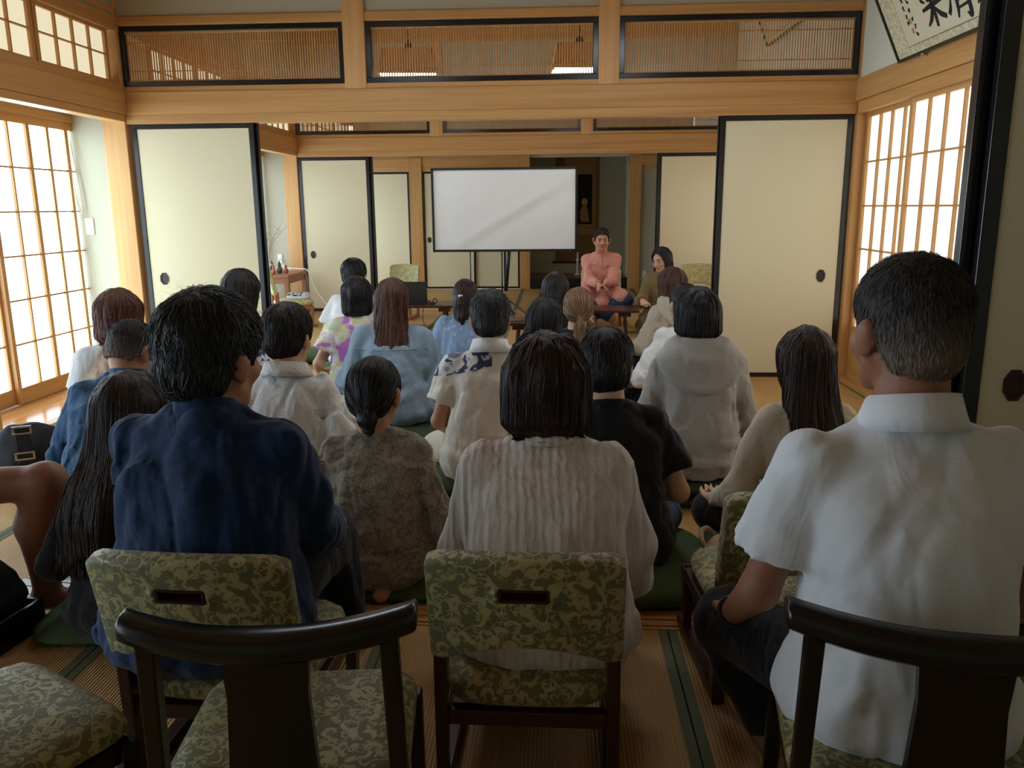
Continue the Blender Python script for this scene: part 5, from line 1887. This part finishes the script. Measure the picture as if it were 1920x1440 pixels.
x, y, rz, lean = -.765, 1.75, -6, .055
hh = w2l(x, y, rz, lean, {-1: (-.87, 2.0, .42), 1: (-.60, 2.0, .43)})
kk = w2l(x, y, rz, lean, {-1: (-.89, 2.14, .33), 1: (-.64, 2.14, .33)})
pd = person('person in navy collarless shirt seated on a brocade chair at the left, seen from behind', x, y, 1.072, .27, rz, sh=.232, g=1.2, lean=lean, head=(-14, 4, 2), legs='chair', hands=hh, knee=kk,
            shirt='navy_cotton', sleeve='long', hem=-.03, loose=.03, fold=.010, skin_m='skin_mid', sl_r=.012, res=.0075, seed=24, hs=1.12, nk_=.10, fold_freq=7, fold_stretch=(1, 1, .5),
            hairs=dict(style='short', mat='hair_grey', vol=.020, top=.026, n=5200, len=.055, tip=.006, sw=.0022, jit=.3, nape=-.085, fly=70), hres=.006)
collar(pd, 'navy_cotton', 'stand', .040, .066)
zz = pd['zN'] - .125
seam(pd, [(u, zz - .05 * abs(u / .2) ** 2 + .0) for u in np.linspace(-.225, .225, 30)], .0022, 'navy_cotton', 'yoke_seam')

x, y, rz, lean = -.02, 1.86, 0, .05
hh = w2l(x, y, rz, lean, {-1: (-.215, 2.06, .27), 1: (.20, 2.06, .25)})
pd = person('person in sheer white crinkled blouse seated on the middle brocade chair, brown bob', x, y, .965, .215, rz, sh=.205, g=1.12, lean=lean, head=(0, 6, 0), legs='chair', hands=hh,
            shirt='crinkle_white', sleeve='wide', hem=.0, loose=.03, fold=.0034, skin_m='skin_mid', sl_r=.012, res=.0075, seed=17, hs=1.03, nk_=.105, fold_freq=17, fold_stretch=(1.3, 1, .18), pants='pale_trouser',
            hairs=dict(style='bob', mat='hair_dark_brown', vol=.021, end=-.098, w=.098, n=5200, sw=.0022, len=.15, jit=.10, crown=(.0, -.03, .12)), hres=.006)
collar(pd, 'crinkle_white', 'band', .02, .072)
for s in (-1, 1):
    for dz_ in (0, .008):
        p = pd['T'][0](np.array((s * (.078 + dz_), -.02, -.095)))
        e = box('earring', p + (-.003, -.002, -.045), p + (.003, .002, 0), 'gold', pd['root'])
# --- second row on the mats
pd = person('person in grey patterned blouse with a low black bun, on the mats before the middle', -.60, 2.62, .775, .04, -2, sh=.20, g=1.04, lean=.05, head=(-9, 12, 0), legs='kneel', shirt='lace_grey', sleeve='roll', hem=.0, loose=.035,
            fold=.008, skin_m='skin_mid', res=.0085, seed=18, pants='lace_grey', fold_freq=10, fold_stretch=(.6, 1, 1),
            hairs=dict(style='bun', mat='hair_black', vol=.010, n=2600, sw=.0022, tie=(.014, -.095, -.065), bun=(.022, -.112, -.082), nape=-.085, jit=.06), hres=.006, hands={-1: (-.2, .2, .2), 1: (.2, .2, .2)})
pd = person('person in plain black tee with short black hair, on a green cushion right of centre',   .17, 2.72, .84, .09, 6, kw=.24, nk_=.105, sh=.215, g=1.08, lean=.10, head=(-10, 12, 0), shirt='black_cotton', sleeve='short', hem=.0, loose=.03, fold=.006,
            skin_m='skin_light', res=.0085, seed=16, pants='jeans', sl_r=.006, hands={-1: (-.2, .22, .22), 1: (.22, .26, .22)}, palm_up=True,
            hairs=dict(style='short', mat='hair_black', vol=.022, top=.028, n=3000, len=.06, tip=.004, sw=.0025, jit=.25, nape=-.09, fly=60), hres=.006)
collar(pd, 'black_cotton', 'band')
pd = person('person in beige knit top with long straight dark hair, right of the grey hoodie', .86, 2.80, .845, .09, 4, kw=.25, sh=.19, g=.98, lean=.08, head=(0, 6, 0), shirt='beige_knit', sleeve='long', hem=.0, loose=.015, fold=.005,
            res=.0085, seed=14, pants='black_cotton', hands={-1: (-.27, .20, .20), 1: (.2, .24, .18)}, curl=.4, palm_up=True,
            hairs=dict(style='long', mat='hair_dark_brown', vol=.016, end=-.36, w=.086, ew=.085, n=3200, sw=.0025, jit=.05, len=.24), hres=.007)
pd = person('person with very long dark hair lightening at the ends, beside the navy shirt', -1.24, 2.25, .795, .06, 0, legs='kneel', foot={-1: (-.07, .0, .06), 1: (.07, .0, .06)}, sh=.185, g=.95, lean=.07, head=(-18, 10, 0), shirt='black_cotton', sleeve='long', hem=.0, fold=.005, res=.0085, seed=23, pants='black_cotton',
            hairs=dict(style='long', mat='hair_ombre', vol=.014, end=-.44, w=.088, ew=.088, by=-.135, th=.034, n=3600, sw=.0022, jit=.07, len=.26, cx=-.02), hres=.007)
pd = person('person in blue linen shirt with glasses and shaved nape, bowing at the left', -1.70, 3.14, .825, .07, 4, kw=.22, sh=.235, g=1.25, nk_=.085, lean=.16, head=(-22, 26, 0), shirt='blue_linen', sleeve='long', hem=-.02, loose=.035, fold=.010, round_back=.05,
            skin_m='skin_mid', res=.0085, seed=22, pants='dark_trouser', fold_freq=9,
            hairs=dict(style='crop', mat='hair_fade', vol=.007, top=.013, n=2600, sw=.002, jit=.4, nape=-.05), hres=.006)
collar(pd, 'blue_linen', 'stand', .03, .068)
seam(pd, [(u, pd['zN'] - .05) for u in np.linspace(-.05, .05, 10)] , .002, 'denim_light', 'patch_seam')
seam(pd, [(u, pd['zN'] - .15) for u in np.linspace(-.05, .05, 10)], .002, 'denim_light', 'patch_seam')
for s in (-1, 1): seam(pd, [(s * .05, q) for q in np.linspace(pd['zN'] - .15, pd['zN'] - .05, 8)], .002, 'denim_light', 'patch_seam')
P = pd['T'][0]
for s in (-1, 1):
    tube('glasses_temple', [P(np.array(q)) for q in ((s * .082, -.02, .012), (s * .079, .04, .014), (s * .066, .09, .012))], .002, 'chrome', pd['root'], 6)
    tube('glasses_rim', [P(np.array((s * .034 + .026 * math.cos(t), .102, .004 + .019 * math.sin(t)))) for t in np.linspace(0, 2 * PI, 17)], .0015, 'chrome', pd['root'], 5)
# --- third row
pd = person('person in crumpled white cotton shirt with short brown hair, left of the denim shirt', -1.05, 3.12, .885, .09, -2, kw=.25, sh=.205, g=1.05, lean=.06, head=(-10, 6, 0), shirt='white_cotton', sleeve='roll', hem=-.02, loose=.04, fold=.011, res=.009, seed=19,
            pants='dark_trouser', sl_r=.012, fold_freq=8, hands={-1: (-.22, .2, .24), 1: (.30, .22, .30)}, palm_up=True,
            hairs=dict(style='short', mat='hair_soft_black', vol=.022, top=.026, n=3200, sw=.0025, len=.075, jit=.2, wave=.2, nape=-.098, tip=.003), hres=.006)
collar(pd, 'white_cotton', 'fold', .032, .074)
collar(pd, 'black_inner', 'band', .02, .062)
seam(pd, [(u, pd['zN'] - .13) for u in np.linspace(-.19, .19, 26)], .002, 'white_cotton', 'yoke_seam')
pd = person('person in grey slub hoodie with short black bob, on stacked dark cushions', .61, 3.5, .912, .12, 2, sh=.205, g=1.04, lean=.05, head=(0, 4, 0), shirt='grey_hoodie', sleeve='long', hem=-.03, loose=.03, fold=.008, res=.009, seed=13, pants='black_cotton',
            hairs=dict(style='bob', mat='hair_black', vol=.018, end=-.108, w=.092, tap=.026, n=2600, sw=.0026, len=.12, jit=.14, tuck=.9), hres=.006)
hood(pd, 'grey_hoodie', 1.0)
for s in (-1, 1): strap(pd, [pd['NB'] + np.array((s * .042, -.07, .045)), pd['NB'] + np.array((s * .044, -.098, -.0)), pd['NB'] + np.array((s * .045, -.125, -.05))], 'beige_knit', .003, 'drawcord')
pd = person('person in white short sleeved shirt with navy leaf yoke, centre', -.29, 3.6, .892, .08, 2, kw=.27, sh=.22, g=1.05, lean=.05, head=(2, 2, 0), shirt='white_shirt', sleeve='short', hem=-.02, loose=.045, fold=.008, res=.009, seed=7, pants='pale_trouser', skin_m='skin_mid', sl_r=.016,
            fold_freq=8, hairs=dict(style='short', mat='hair_grey', vol=.013, top=.022, n=2600, len=.035, tip=.006, sw=.0024, jit=.35, nape=-.075), hres=.006)
collar(pd, 'white_plain', 'fold', .038, .068)
seam(pd, [(u, .575 + .22 * u + .0) for u in np.linspace(-.19, .01, 20)], .0028, 'navy_cotton', 'yoke_piping')
pd = person('person with chestnut bob and pale sheer shawl over a white top, at the far left', -2.0, 3.62, .9, .08, 6, sh=.20, g=1.0, lean=.05, head=(-6, 6, 0), shirt='sheer_beige', sleeve='wide', hem=-.03, loose=.04, fold=.009, res=.009, seed=21, pants='pale_trouser', fold_freq=14, fold_stretch=(1.2, 1, .2),
            hairs=dict(style='bob', mat='hair_auburn', vol=.020, end=-.115, w=.092, n=2400, sw=.0026, len=.13, jit=.15, tip=.006, tuck=-.5), hres=.006)
F_ = Field((-.26, -.3, pd['zN'] - .22), (.05, .25, pd['zN'] + .02), .009)
F_.cap(pd['NB'] + (0, -.006, -.026), pd['SH'][-1] + (0, 0, .006), .058, .062, .03); F_.cap(pd['SH'][-1], pd['SH'][-1] + (pd['EL'][-1] - pd['SH'][-1]) * .5, .07, .07, .03, flat=True)
v, f = F_.nets()
obj('shoulder_panel', mesh('panel', v, f, 'white_plain', True), pd['root'], label='white cap sleeve')
# --- fourth row
pd = person('person in oversized light denim shirt with long brown hair down the back', -.91, 4.5, .872, .08, 2, sh=.225, g=1.12, lean=.06, head=(0, 4, 0), shirt='denim_light', sleeve='long', hem=-.06, loose=.06, fold=.011, res=.0095, seed=5, pants='pale_trouser', sl_r=.028,
            fold_freq=7, hairs=dict(style='long', mat='hair_brown', vol=.016, end=-.37, w=.088, ew=.095, n=3400, sw=.003, jit=.12, len=.27, th=.026), hres=.007)
seam(pd, [(u, pd['zN'] - .12) for u in np.linspace(-.2, .2, 26)], .0025, 'denim_light', 'yoke_seam')
pd = person('person with straight black hair and dark top, between the leaf yoke and the ponytail', -.057, 4.27, .785, .07, 0, legs='kneel', sh=.185, g=.98, lean=.05, head=(0, 5, 0), shirt='black_cotton', sleeve='long', hem=0, fold=.006, res=.01, seed=9, pants='black_cotton',
            hairs=dict(style='long', mat='hair_black', vol=.018, end=-.26, w=.094, ew=.095, n=2200, sw=.003, jit=.05, th=.03, by=-.115), hres=.007)
pd = person('person with dark blond ponytail and black top, centre', .14, 4.9, .782, .07, -14, legs='kneel', sh=.19, g=1.0, lean=.08, head=(14, 4, 0), shirt='black_cotton', sleeve='long', hem=0, fold=.006, res=.01, seed=10, pants='bw_print',
            hairs=dict(style='pony', mat='hair_blond', vol=.014, n=2200, sw=.003, jit=.12, tie=(.01, -.11, -.055), tail=[(.01, -.118, -.06), (.008, -.14, -.10), (.0, -.14, -.18), (.0, -.12, -.27)], tr=[.016, .03, .036, .014]), hres=.006)
pd = person('person in white long sleeved top with dark ponytail and earring, behind the grey hoodie', .755, 4.8, .812, .08, 6, kw=.26, sh=.19, g=1.0, lean=.06, head=(14, 4, 0), shirt='white_plain', sleeve='long', hem=0, fold=.007, res=.01, seed=12, pants='jeans', sl_r=.012, hands={-1: (-.28, .2, .22), 1: (.2, .22, .22)},
            hairs=dict(style='pony', mat='hair_black', vol=.012, n=1800, sw=.003, tie=(.01, -.11, -.03), tail=[(.0, -.118, -.03), (-.01, -.14, -.09), (-.02, -.14, -.17), (-.02, -.13, -.26)], tr=[.016, .03, .036, .02]), hres=.006)
P = pd['T'][0]
tube('earring', [P(np.array((-.083, -.004 + .007 * math.cos(t), -.052 + .009 * math.sin(t)))) for t in np.linspace(0, 2 * PI, 13)], .0022, 'chrome', pd['root'], 6)
pd = person('person in navy and white floral blouse with dark hair, by the left paper door', -1.80, 4.6, .922, .09, -12, sh=.19, g=1.0, lean=.05, head=(-20, 6, 0), shirt='navy_floral', sleeve='wide', hem=-.03, loose=.03, fold=.008, res=.01, seed=20, pants='dark_trouser',
            hairs=dict(style='bob', mat='hair_soft_black', vol=.016, end=-.175, w=.088, n=2000, sw=.003, len=.16, jit=.12, wave=.1), hres=.0065)
pd = person('person in tie dye tee with black wavy bob, in front of the white tee', -1.28, 5.2, .825, .08, 10, sh=.195, g=1.0, lean=.05, head=(0, 4, 0), shirt='tiedye', sleeve='short', hem=-.03, loose=.04, fold=.008, res=.01, seed=4, pants='tan_trouser', sl_r=.016,
            hairs=dict(style='bob', mat='hair_black', vol=.020, end=-.125, w=.094, n=2000, sw=.003, len=.13, jit=.15, wave=.15), hres=.0065, hands={-1: (-.28, .18, .2), 1: (.2, .22, .2)})
# --- fifth row
pd = person('person in beige hoodie over striped tee with brown bob, right of the blond ponytail', .83, 5.9, .827, .08, 26, sh=.195, g=1.0, lean=.06, head=(4, 2, 0), shirt='beige_hoodie', sleeve='roll', hem=0, loose=.03, fold=.008, res=.011, seed=11, pants='black_cotton', sl_r=.012, hands={-1: (-.28, .26, .2), 1: (.2, .22, .2)}, palm_up=True,
            hairs=dict(style='bob', mat='hair_brown', vol=.018, end=-.13, w=.088, n=1600, sw=.0035, len=.13, jit=.06), hres=.0065)
hood(pd, 'beige_hoodie', .85)
collar(pd, 'stripe_tee', 'band', .02, .066)
pd = person('person with dark shoulder length hair, partly hidden left of the speaker', .01, 6.05, .782, .07, -20, sh=.185, g=1.0, lean=.05, head=(-12, 6, 0), shirt='black_cotton', sleeve='long', hem=0, fold=.006, res=.012, seed=8, pants='black_cotton',
            hairs=dict(style='long', mat='hair_soft_black', vol=.016, end=-.22, w=.09, ew=.085, n=1400, sw=.0035), hres=.007)
pd = person('person in light blue flowered blouse with half tied dark hair, near the laptop table', -.635, 5.75, .763, .06, 0, sh=.205, g=1.05, lean=.05, head=(0, 6, 0), shirt='blue_flower', sleeve='long', hem=-.02, loose=.04, fold=.008, res=.011, seed=6, pants='dark_trouser', sl_r=.012,
            hairs=dict(style='half', mat='hair_dark_brown', vol=.012, end=-.19, n=1600, sw=.003, tie=(-.02, -.115, .0), tail=[(-.02, -.118, .0), (-.02, -.135, -.05), (-.015, -.125, -.14), (-.01, -.115, -.2)], tr=[.014, .022, .026, .01]), hres=.0065)
P = pd['T'][0]
lathe('hair_clip', [(.0, -.012), (.016, -.01), (.018, .0), (.016, .01), (.0, .012)], 'chrome', pd['root'], 12, tuple(P(np.array((-.02, -.125, .004)))))
pd = person('person in plain white tee with short black hair, behind the tie dye tee', -1.54, 6.2, .872, .09, -6, sh=.205, g=1.02, lean=.05, head=(0, 4, 0), shirt='white_plain', sleeve='short', hem=-.02, loose=.03, fold=.006, res=.011, seed=3, pants='dark_trouser', sl_r=.012,
            hairs=dict(style='short', mat='hair_black', vol=.022, top=.028, n=1500, len=.06, tip=.003, sw=.0035, jit=.15, nape=-.085), hres=.0065)
# --- facing the audience
x, y, rz, lean = .49, 8.75, 180, .05
hh = w2l(x, y, rz, lean, {-1: (.52, 8.44, .475), 1: (.45, 8.45, .465)})
pd = person('speaker in pink kurta sitting cross legged on a chair, eyes closed, hands clasped', x, y, 1.035, .26, rz, nk_=.140, sh=.222, g=1.12, lean=lean, head=(2, 6, 0), legs='chair', hands=hh, shirt='kurta_pink', sleeve='long', hem=-.06, loose=.03, fold=.006, skin_m='skin_mid', res=.0085, seed=1, pants='jeans', face=True, sl_r=.006,
            hairs=dict(style='short', mat='hair_black', vol=.010, top=.016, n=1500, len=.03, tip=.003, sw=.003, jit=.2, nape=-.07), hres=.006, curl=1.0, hand_dir={-1: (.8, .3, -.35), 1: (-.8, .3, -.35)},
            knee={-1: (-.25, .34, .30), 1: (.25, .34, .30)}, foot={-1: (.10, .42, .15), 1: (-.10, .46, .13)})
collar(pd, 'kurta_pink', 'stand', .04, .062)
G = pd['G']
def front_y(G, x, z):
    i = int(round((x - G.o[0]) / G.h)); k_ = int(round((z - G.o[2]) / G.h)); col = G.F[i, :, k_]; n_ = np.nonzero(col < 0)[0]
    return G.o[1] + G.h * (n_[-1] + .5) if len(n_) else None
pts = [(0, front_y(G, 0, z), z) for z in np.linspace(pd['zN'] - .30, pd['zN'] - .03, 12) if front_y(G, 0, z)]
tube('placket', pts, .006, 'kurta_pink', pd['root'], 6)
zz = pd['zN'] - .135
for i in range(7):
    xx = -.13 + i * .012
    yy = front_y(G, xx, zz + .01)
    if yy: tube('embroidery', [(xx, yy + .002, zz + .012 * math.sin(i * 2.1)), (xx + .008, yy + .003, zz + .012 * math.cos(i * 1.3))], .0028, 'ink', pd['root'], 5, label='small dark embroidered mark on the chest')
# kurta skirt falling over the lap
F_ = Field((-.32, -.1, .10), (.32, .55, .5), .011)
for s in (-1, 1): F_.cap((s * .09, .03, .34), (s * .20, .34, .33), .10, .085, .03)
F_.cap((0, .06, .32), (0, .36, .27), .09, .08, .04)
F_.ripple(.007, 12, (1, 1, 1), 2)
v, f = F_.nets()
obj('kurta_skirt', mesh('skirt', v, f, 'kurta_pink', True), pd['root'])

x, y, rz, lean = 1.08, 8.4, 163, .04
hh = w2l(x, y, rz, lean, {-1: (1.2, 8.1, .22), 1: (.88, 8.14, .325)})
pd = person('person in olive shirt with black bob sitting beside the speaker table', x, y, .845, .06, rz, sh=.19, g=1.0, lean=lean, head=(-26, 14, 4), legs='kneel', hands=hh, shirt='olive_shirt', sleeve='roll', hem=-.04, loose=.035, fold=.008, res=.0095, seed=2, pants='olive_shirt', face=True, sl_r=.012,
            hairs=dict(style='bob', mat='hair_black', vol=.018, end=-.10, w=.088, n=1500, sw=.0035, len=.12, jit=.06, open=1.3, crown=(.02, -.02, .12)), hres=.0065)
# --- left edge: bare leg
x, y, rz, lean = -2.02, 2.12, -75, .06
kk = w2l(x, y, rz, lean, {-1: (-1.53, 2.25, .455), 1: (-1.78, 1.93, .43)})
ff = w2l(x, y, rz, lean, {-1: (-1.60, 2.29, .085), 1: (-1.74, 1.86, .085)})
hh = w2l(x, y, rz, lean, {-1: (-1.95, 2.32, .52), 1: (-1.95, 1.95, .52)})
pd = person('person in dark shorts at the left edge, only a bare bent leg in view', x, y, 1.20, .34, rz, lg=1.22, sh=.22, g=1.1, lean=lean, legs='chair', hands=hh, knee=kk, foot=ff, shirt='dark_trouser', sleeve='short', shorts=True, pants='dark_trouser', skin_m='skin_tan', res=.0085, seed=25,
            hairs=dict(style='short', mat='hair_black', vol=.014, n=600, sw=.003))

# ================================================================== cushions under the floor sitters, bags, papers
for (x, y, rz, lab, m, h, z) in (
        (.28, 2.62, 8, 'green floor cushion under the black tee', 'green_cushion', .085, 0), (.84, 2.78, 4, 'green floor cushion under the beige knit top', 'green_cushion', .085, 0),
        (.61, 3.52, 2, 'dark green floor cushion, lower one under the grey hoodie', 'dark_cushion', .06, 0), (.61, 3.50, 5, 'dark green floor cushion, upper one under the grey hoodie', 'dark_cushion', .055, .06),
        (-.29, 3.62, 3, 'dark green floor cushion under the leaf yoke shirt', 'dark_cushion', .075, 0), (-.86, 4.25, 4, 'dark green floor cushion under the denim shirt', 'dark_cushion', .075, 0),
        (-1.02, 3.1, 0, 'green floor cushion under the crumpled white shirt', 'green_cushion', .08, 0), (-1.75, 3.12, -4, 'green floor cushion under the blue linen shirt', 'green_cushion', .065, 0),
        (-1.97, 3.66, 6, 'green floor cushion under the sheer shawl', 'green_cushion', .07, 0), (-1.78, 4.62, -12, 'green floor cushion under the navy floral blouse', 'green_cushion', .08, 0),
        (-1.26, 5.2, 10, 'green floor cushion under the tie dye tee', 'green_cushion', .07, 0), (-1.55, 6.25, 0, 'green floor cushion under the plain white tee', 'green_cushion', .08, 0),
        (-2.0, 6.75, 12, 'empty green floor cushion on the mats left of the tie dye tee', 'green_cushion', .07, 0), (-.62, 5.75, 0, 'green floor cushion under the blue flowered blouse', 'green_cushion', .055, 0),
        (.76, 4.82, 6, 'dark green floor cushion under the white long sleeved top', 'dark_cushion', .075, 0), (.12, 4.9, -14, 'dark green floor cushion under the ponytail listener', 'dark_cushion', .065, 0),
        (.80, 5.9, 20, 'green floor cushion under the beige hoodie', 'green_cushion', .075, 0), (-.05, 4.27, 0, 'dark green floor cushion under the straight black hair', 'dark_cushion', .065, 0),
        (.0, 6.05, 0, 'green floor cushion under the half hidden dark haired listener', 'green_cushion', .065, 0), (-1.30, 2.36, 5, 'green floor cushion under the very long haired listener', 'green_cushion', .055, 0),
        (-.60, 2.66, 0, 'green floor cushion under the grey patterned blouse', 'green_cushion', .045, 0), (-1.42, 4.0, 8, 'empty green floor cushion between the white shirt and the floral blouse', 'green_cushion', .07, 0)):
    cushion(x, y, math.radians(rz), lab, m, .52 if 'lower' in lab or 'upper' in lab else .56, h, z)


def soft_bag(loc, rz, dims, mat, label, handles=True, seed=1, lean_=0.0, name='shoulder_bag', hmat=None):
    a, b, c = dims
    r = empty(name, loc, rz, label=label, cat='bag')
    F = Field((-a, -b, -.01), (a, b, c * 1.3), .009)
    F.stack([(0.0, 0, 0, a * .42, b * .42), (c * .15, 0, 0, a * .5, b * .5), (c * .6, lean_ * .5, 0, a * .45, b * .36), (c * .9, lean_, 0, a * .36, b * .16), (c, lean_, 0, a * .22, b * .08)], .01, 2.6)
    F.ripple(.008, 12, (1, 1, .7), seed)
    F.keep(lambda X, Y, Z: (.002 - Z) + 0 * X + 0 * Y)
    v, f = F.nets()
    obj('body', mesh('bag', relax(v, f, 1, .4), f, mat, True), r)
    if handles:
        for s in (-1, 1):
            tube('strap', catmull([(-a * .25 + lean_, s * .02, c * .95), (-a * .2 + lean_, s * .04, c * 1.15), (lean_, s * .05, c * 1.22), (a * .2 + lean_, s * .04, c * 1.12), (a * .25 + lean_, s * .02, c * .95)], 5), .010, hmat or mat, r, 6)
    return r


r = soft_bag((-2.47, 3.52, 0), .5, (.36, .24, .29), 'bag_black', 'black backpack with metal buckle beside the blue linen shirt', False, 2, .02, 'backpack')
box('buckle_strap', (-.02, -.125, .13), (.04, -.105, .30), 'bag_black', r, .004)
for z in (.15, .27):
    for (lo, hi) in (((-.03, -.135, z), (.05, -.128, z + .008)), ((-.03, -.135, z + .03), (.05, -.128, z + .038)), ((-.03, -.135, z), (-.022, -.128, z + .038)), ((.042, -.135, z), (.05, -.128, z + .038))):
        box('buckle', lo, hi, 'chrome', r)
soft_bag((-1.70, 2.66, 0), .3, (.24, .18, .24), 'bag_black', 'dark handbag on the mats beside the bare leg', True, 5, -.03, 'handbag')
soft_bag((.53, 2.56, 0), 1.2, (.28, .18, .14), 'bag_beige', 'crumpled beige tote bag on the mats beside the black tee', True, 8, .05, 'tote_bag', 'bag_beige')
soft_bag((.96, 4.35, .30), .4, (.22, .2, .34), 'bw_print', 'black and white printed cloth bag right of the grey hoodie', False, 9, 0, 'cloth_bag')
bpy.data.objects['cloth_bag'].location.z = 0
soft_bag((-1.74, 2.14, .092), -.3, (.32, .24, .19), 'bag_black', 'dark cloth bag on the black box at the left edge', False, 11, .0, 'handbag')
r = empty('tray', (-1.72, 2.14, 0), -.12, label='black lacquered box standing on the mats at the left edge', cat='box')
for (lo, hi) in (((-.14, -.1, 0), (.14, .1, .01)), ((-.14, -.1, .01), (-.128, .1, .09)), ((.128, -.1, .01), (.14, .1, .09)), ((-.128, -.1, .01), (.128, -.088, .09)), ((-.128, .088, .01), (.128, .1, .09))):
    box('side_board', lo, hi, 'black_wood', r, .002)
r = empty('papers', (-1.76, 2.42, 0), -.2, label='white printed sheets with dark ruled lines under the bare foot', cat='paper')
box('sheet', (-.10, -.14, 0.001), (.10, .14, .004), 'paper_white', r)
for i in range(5):
    box('ruled_line', (-.098, -.11 + i * .05, .004), (.098, -.105 + i * .05, .0045), 'ink', r)
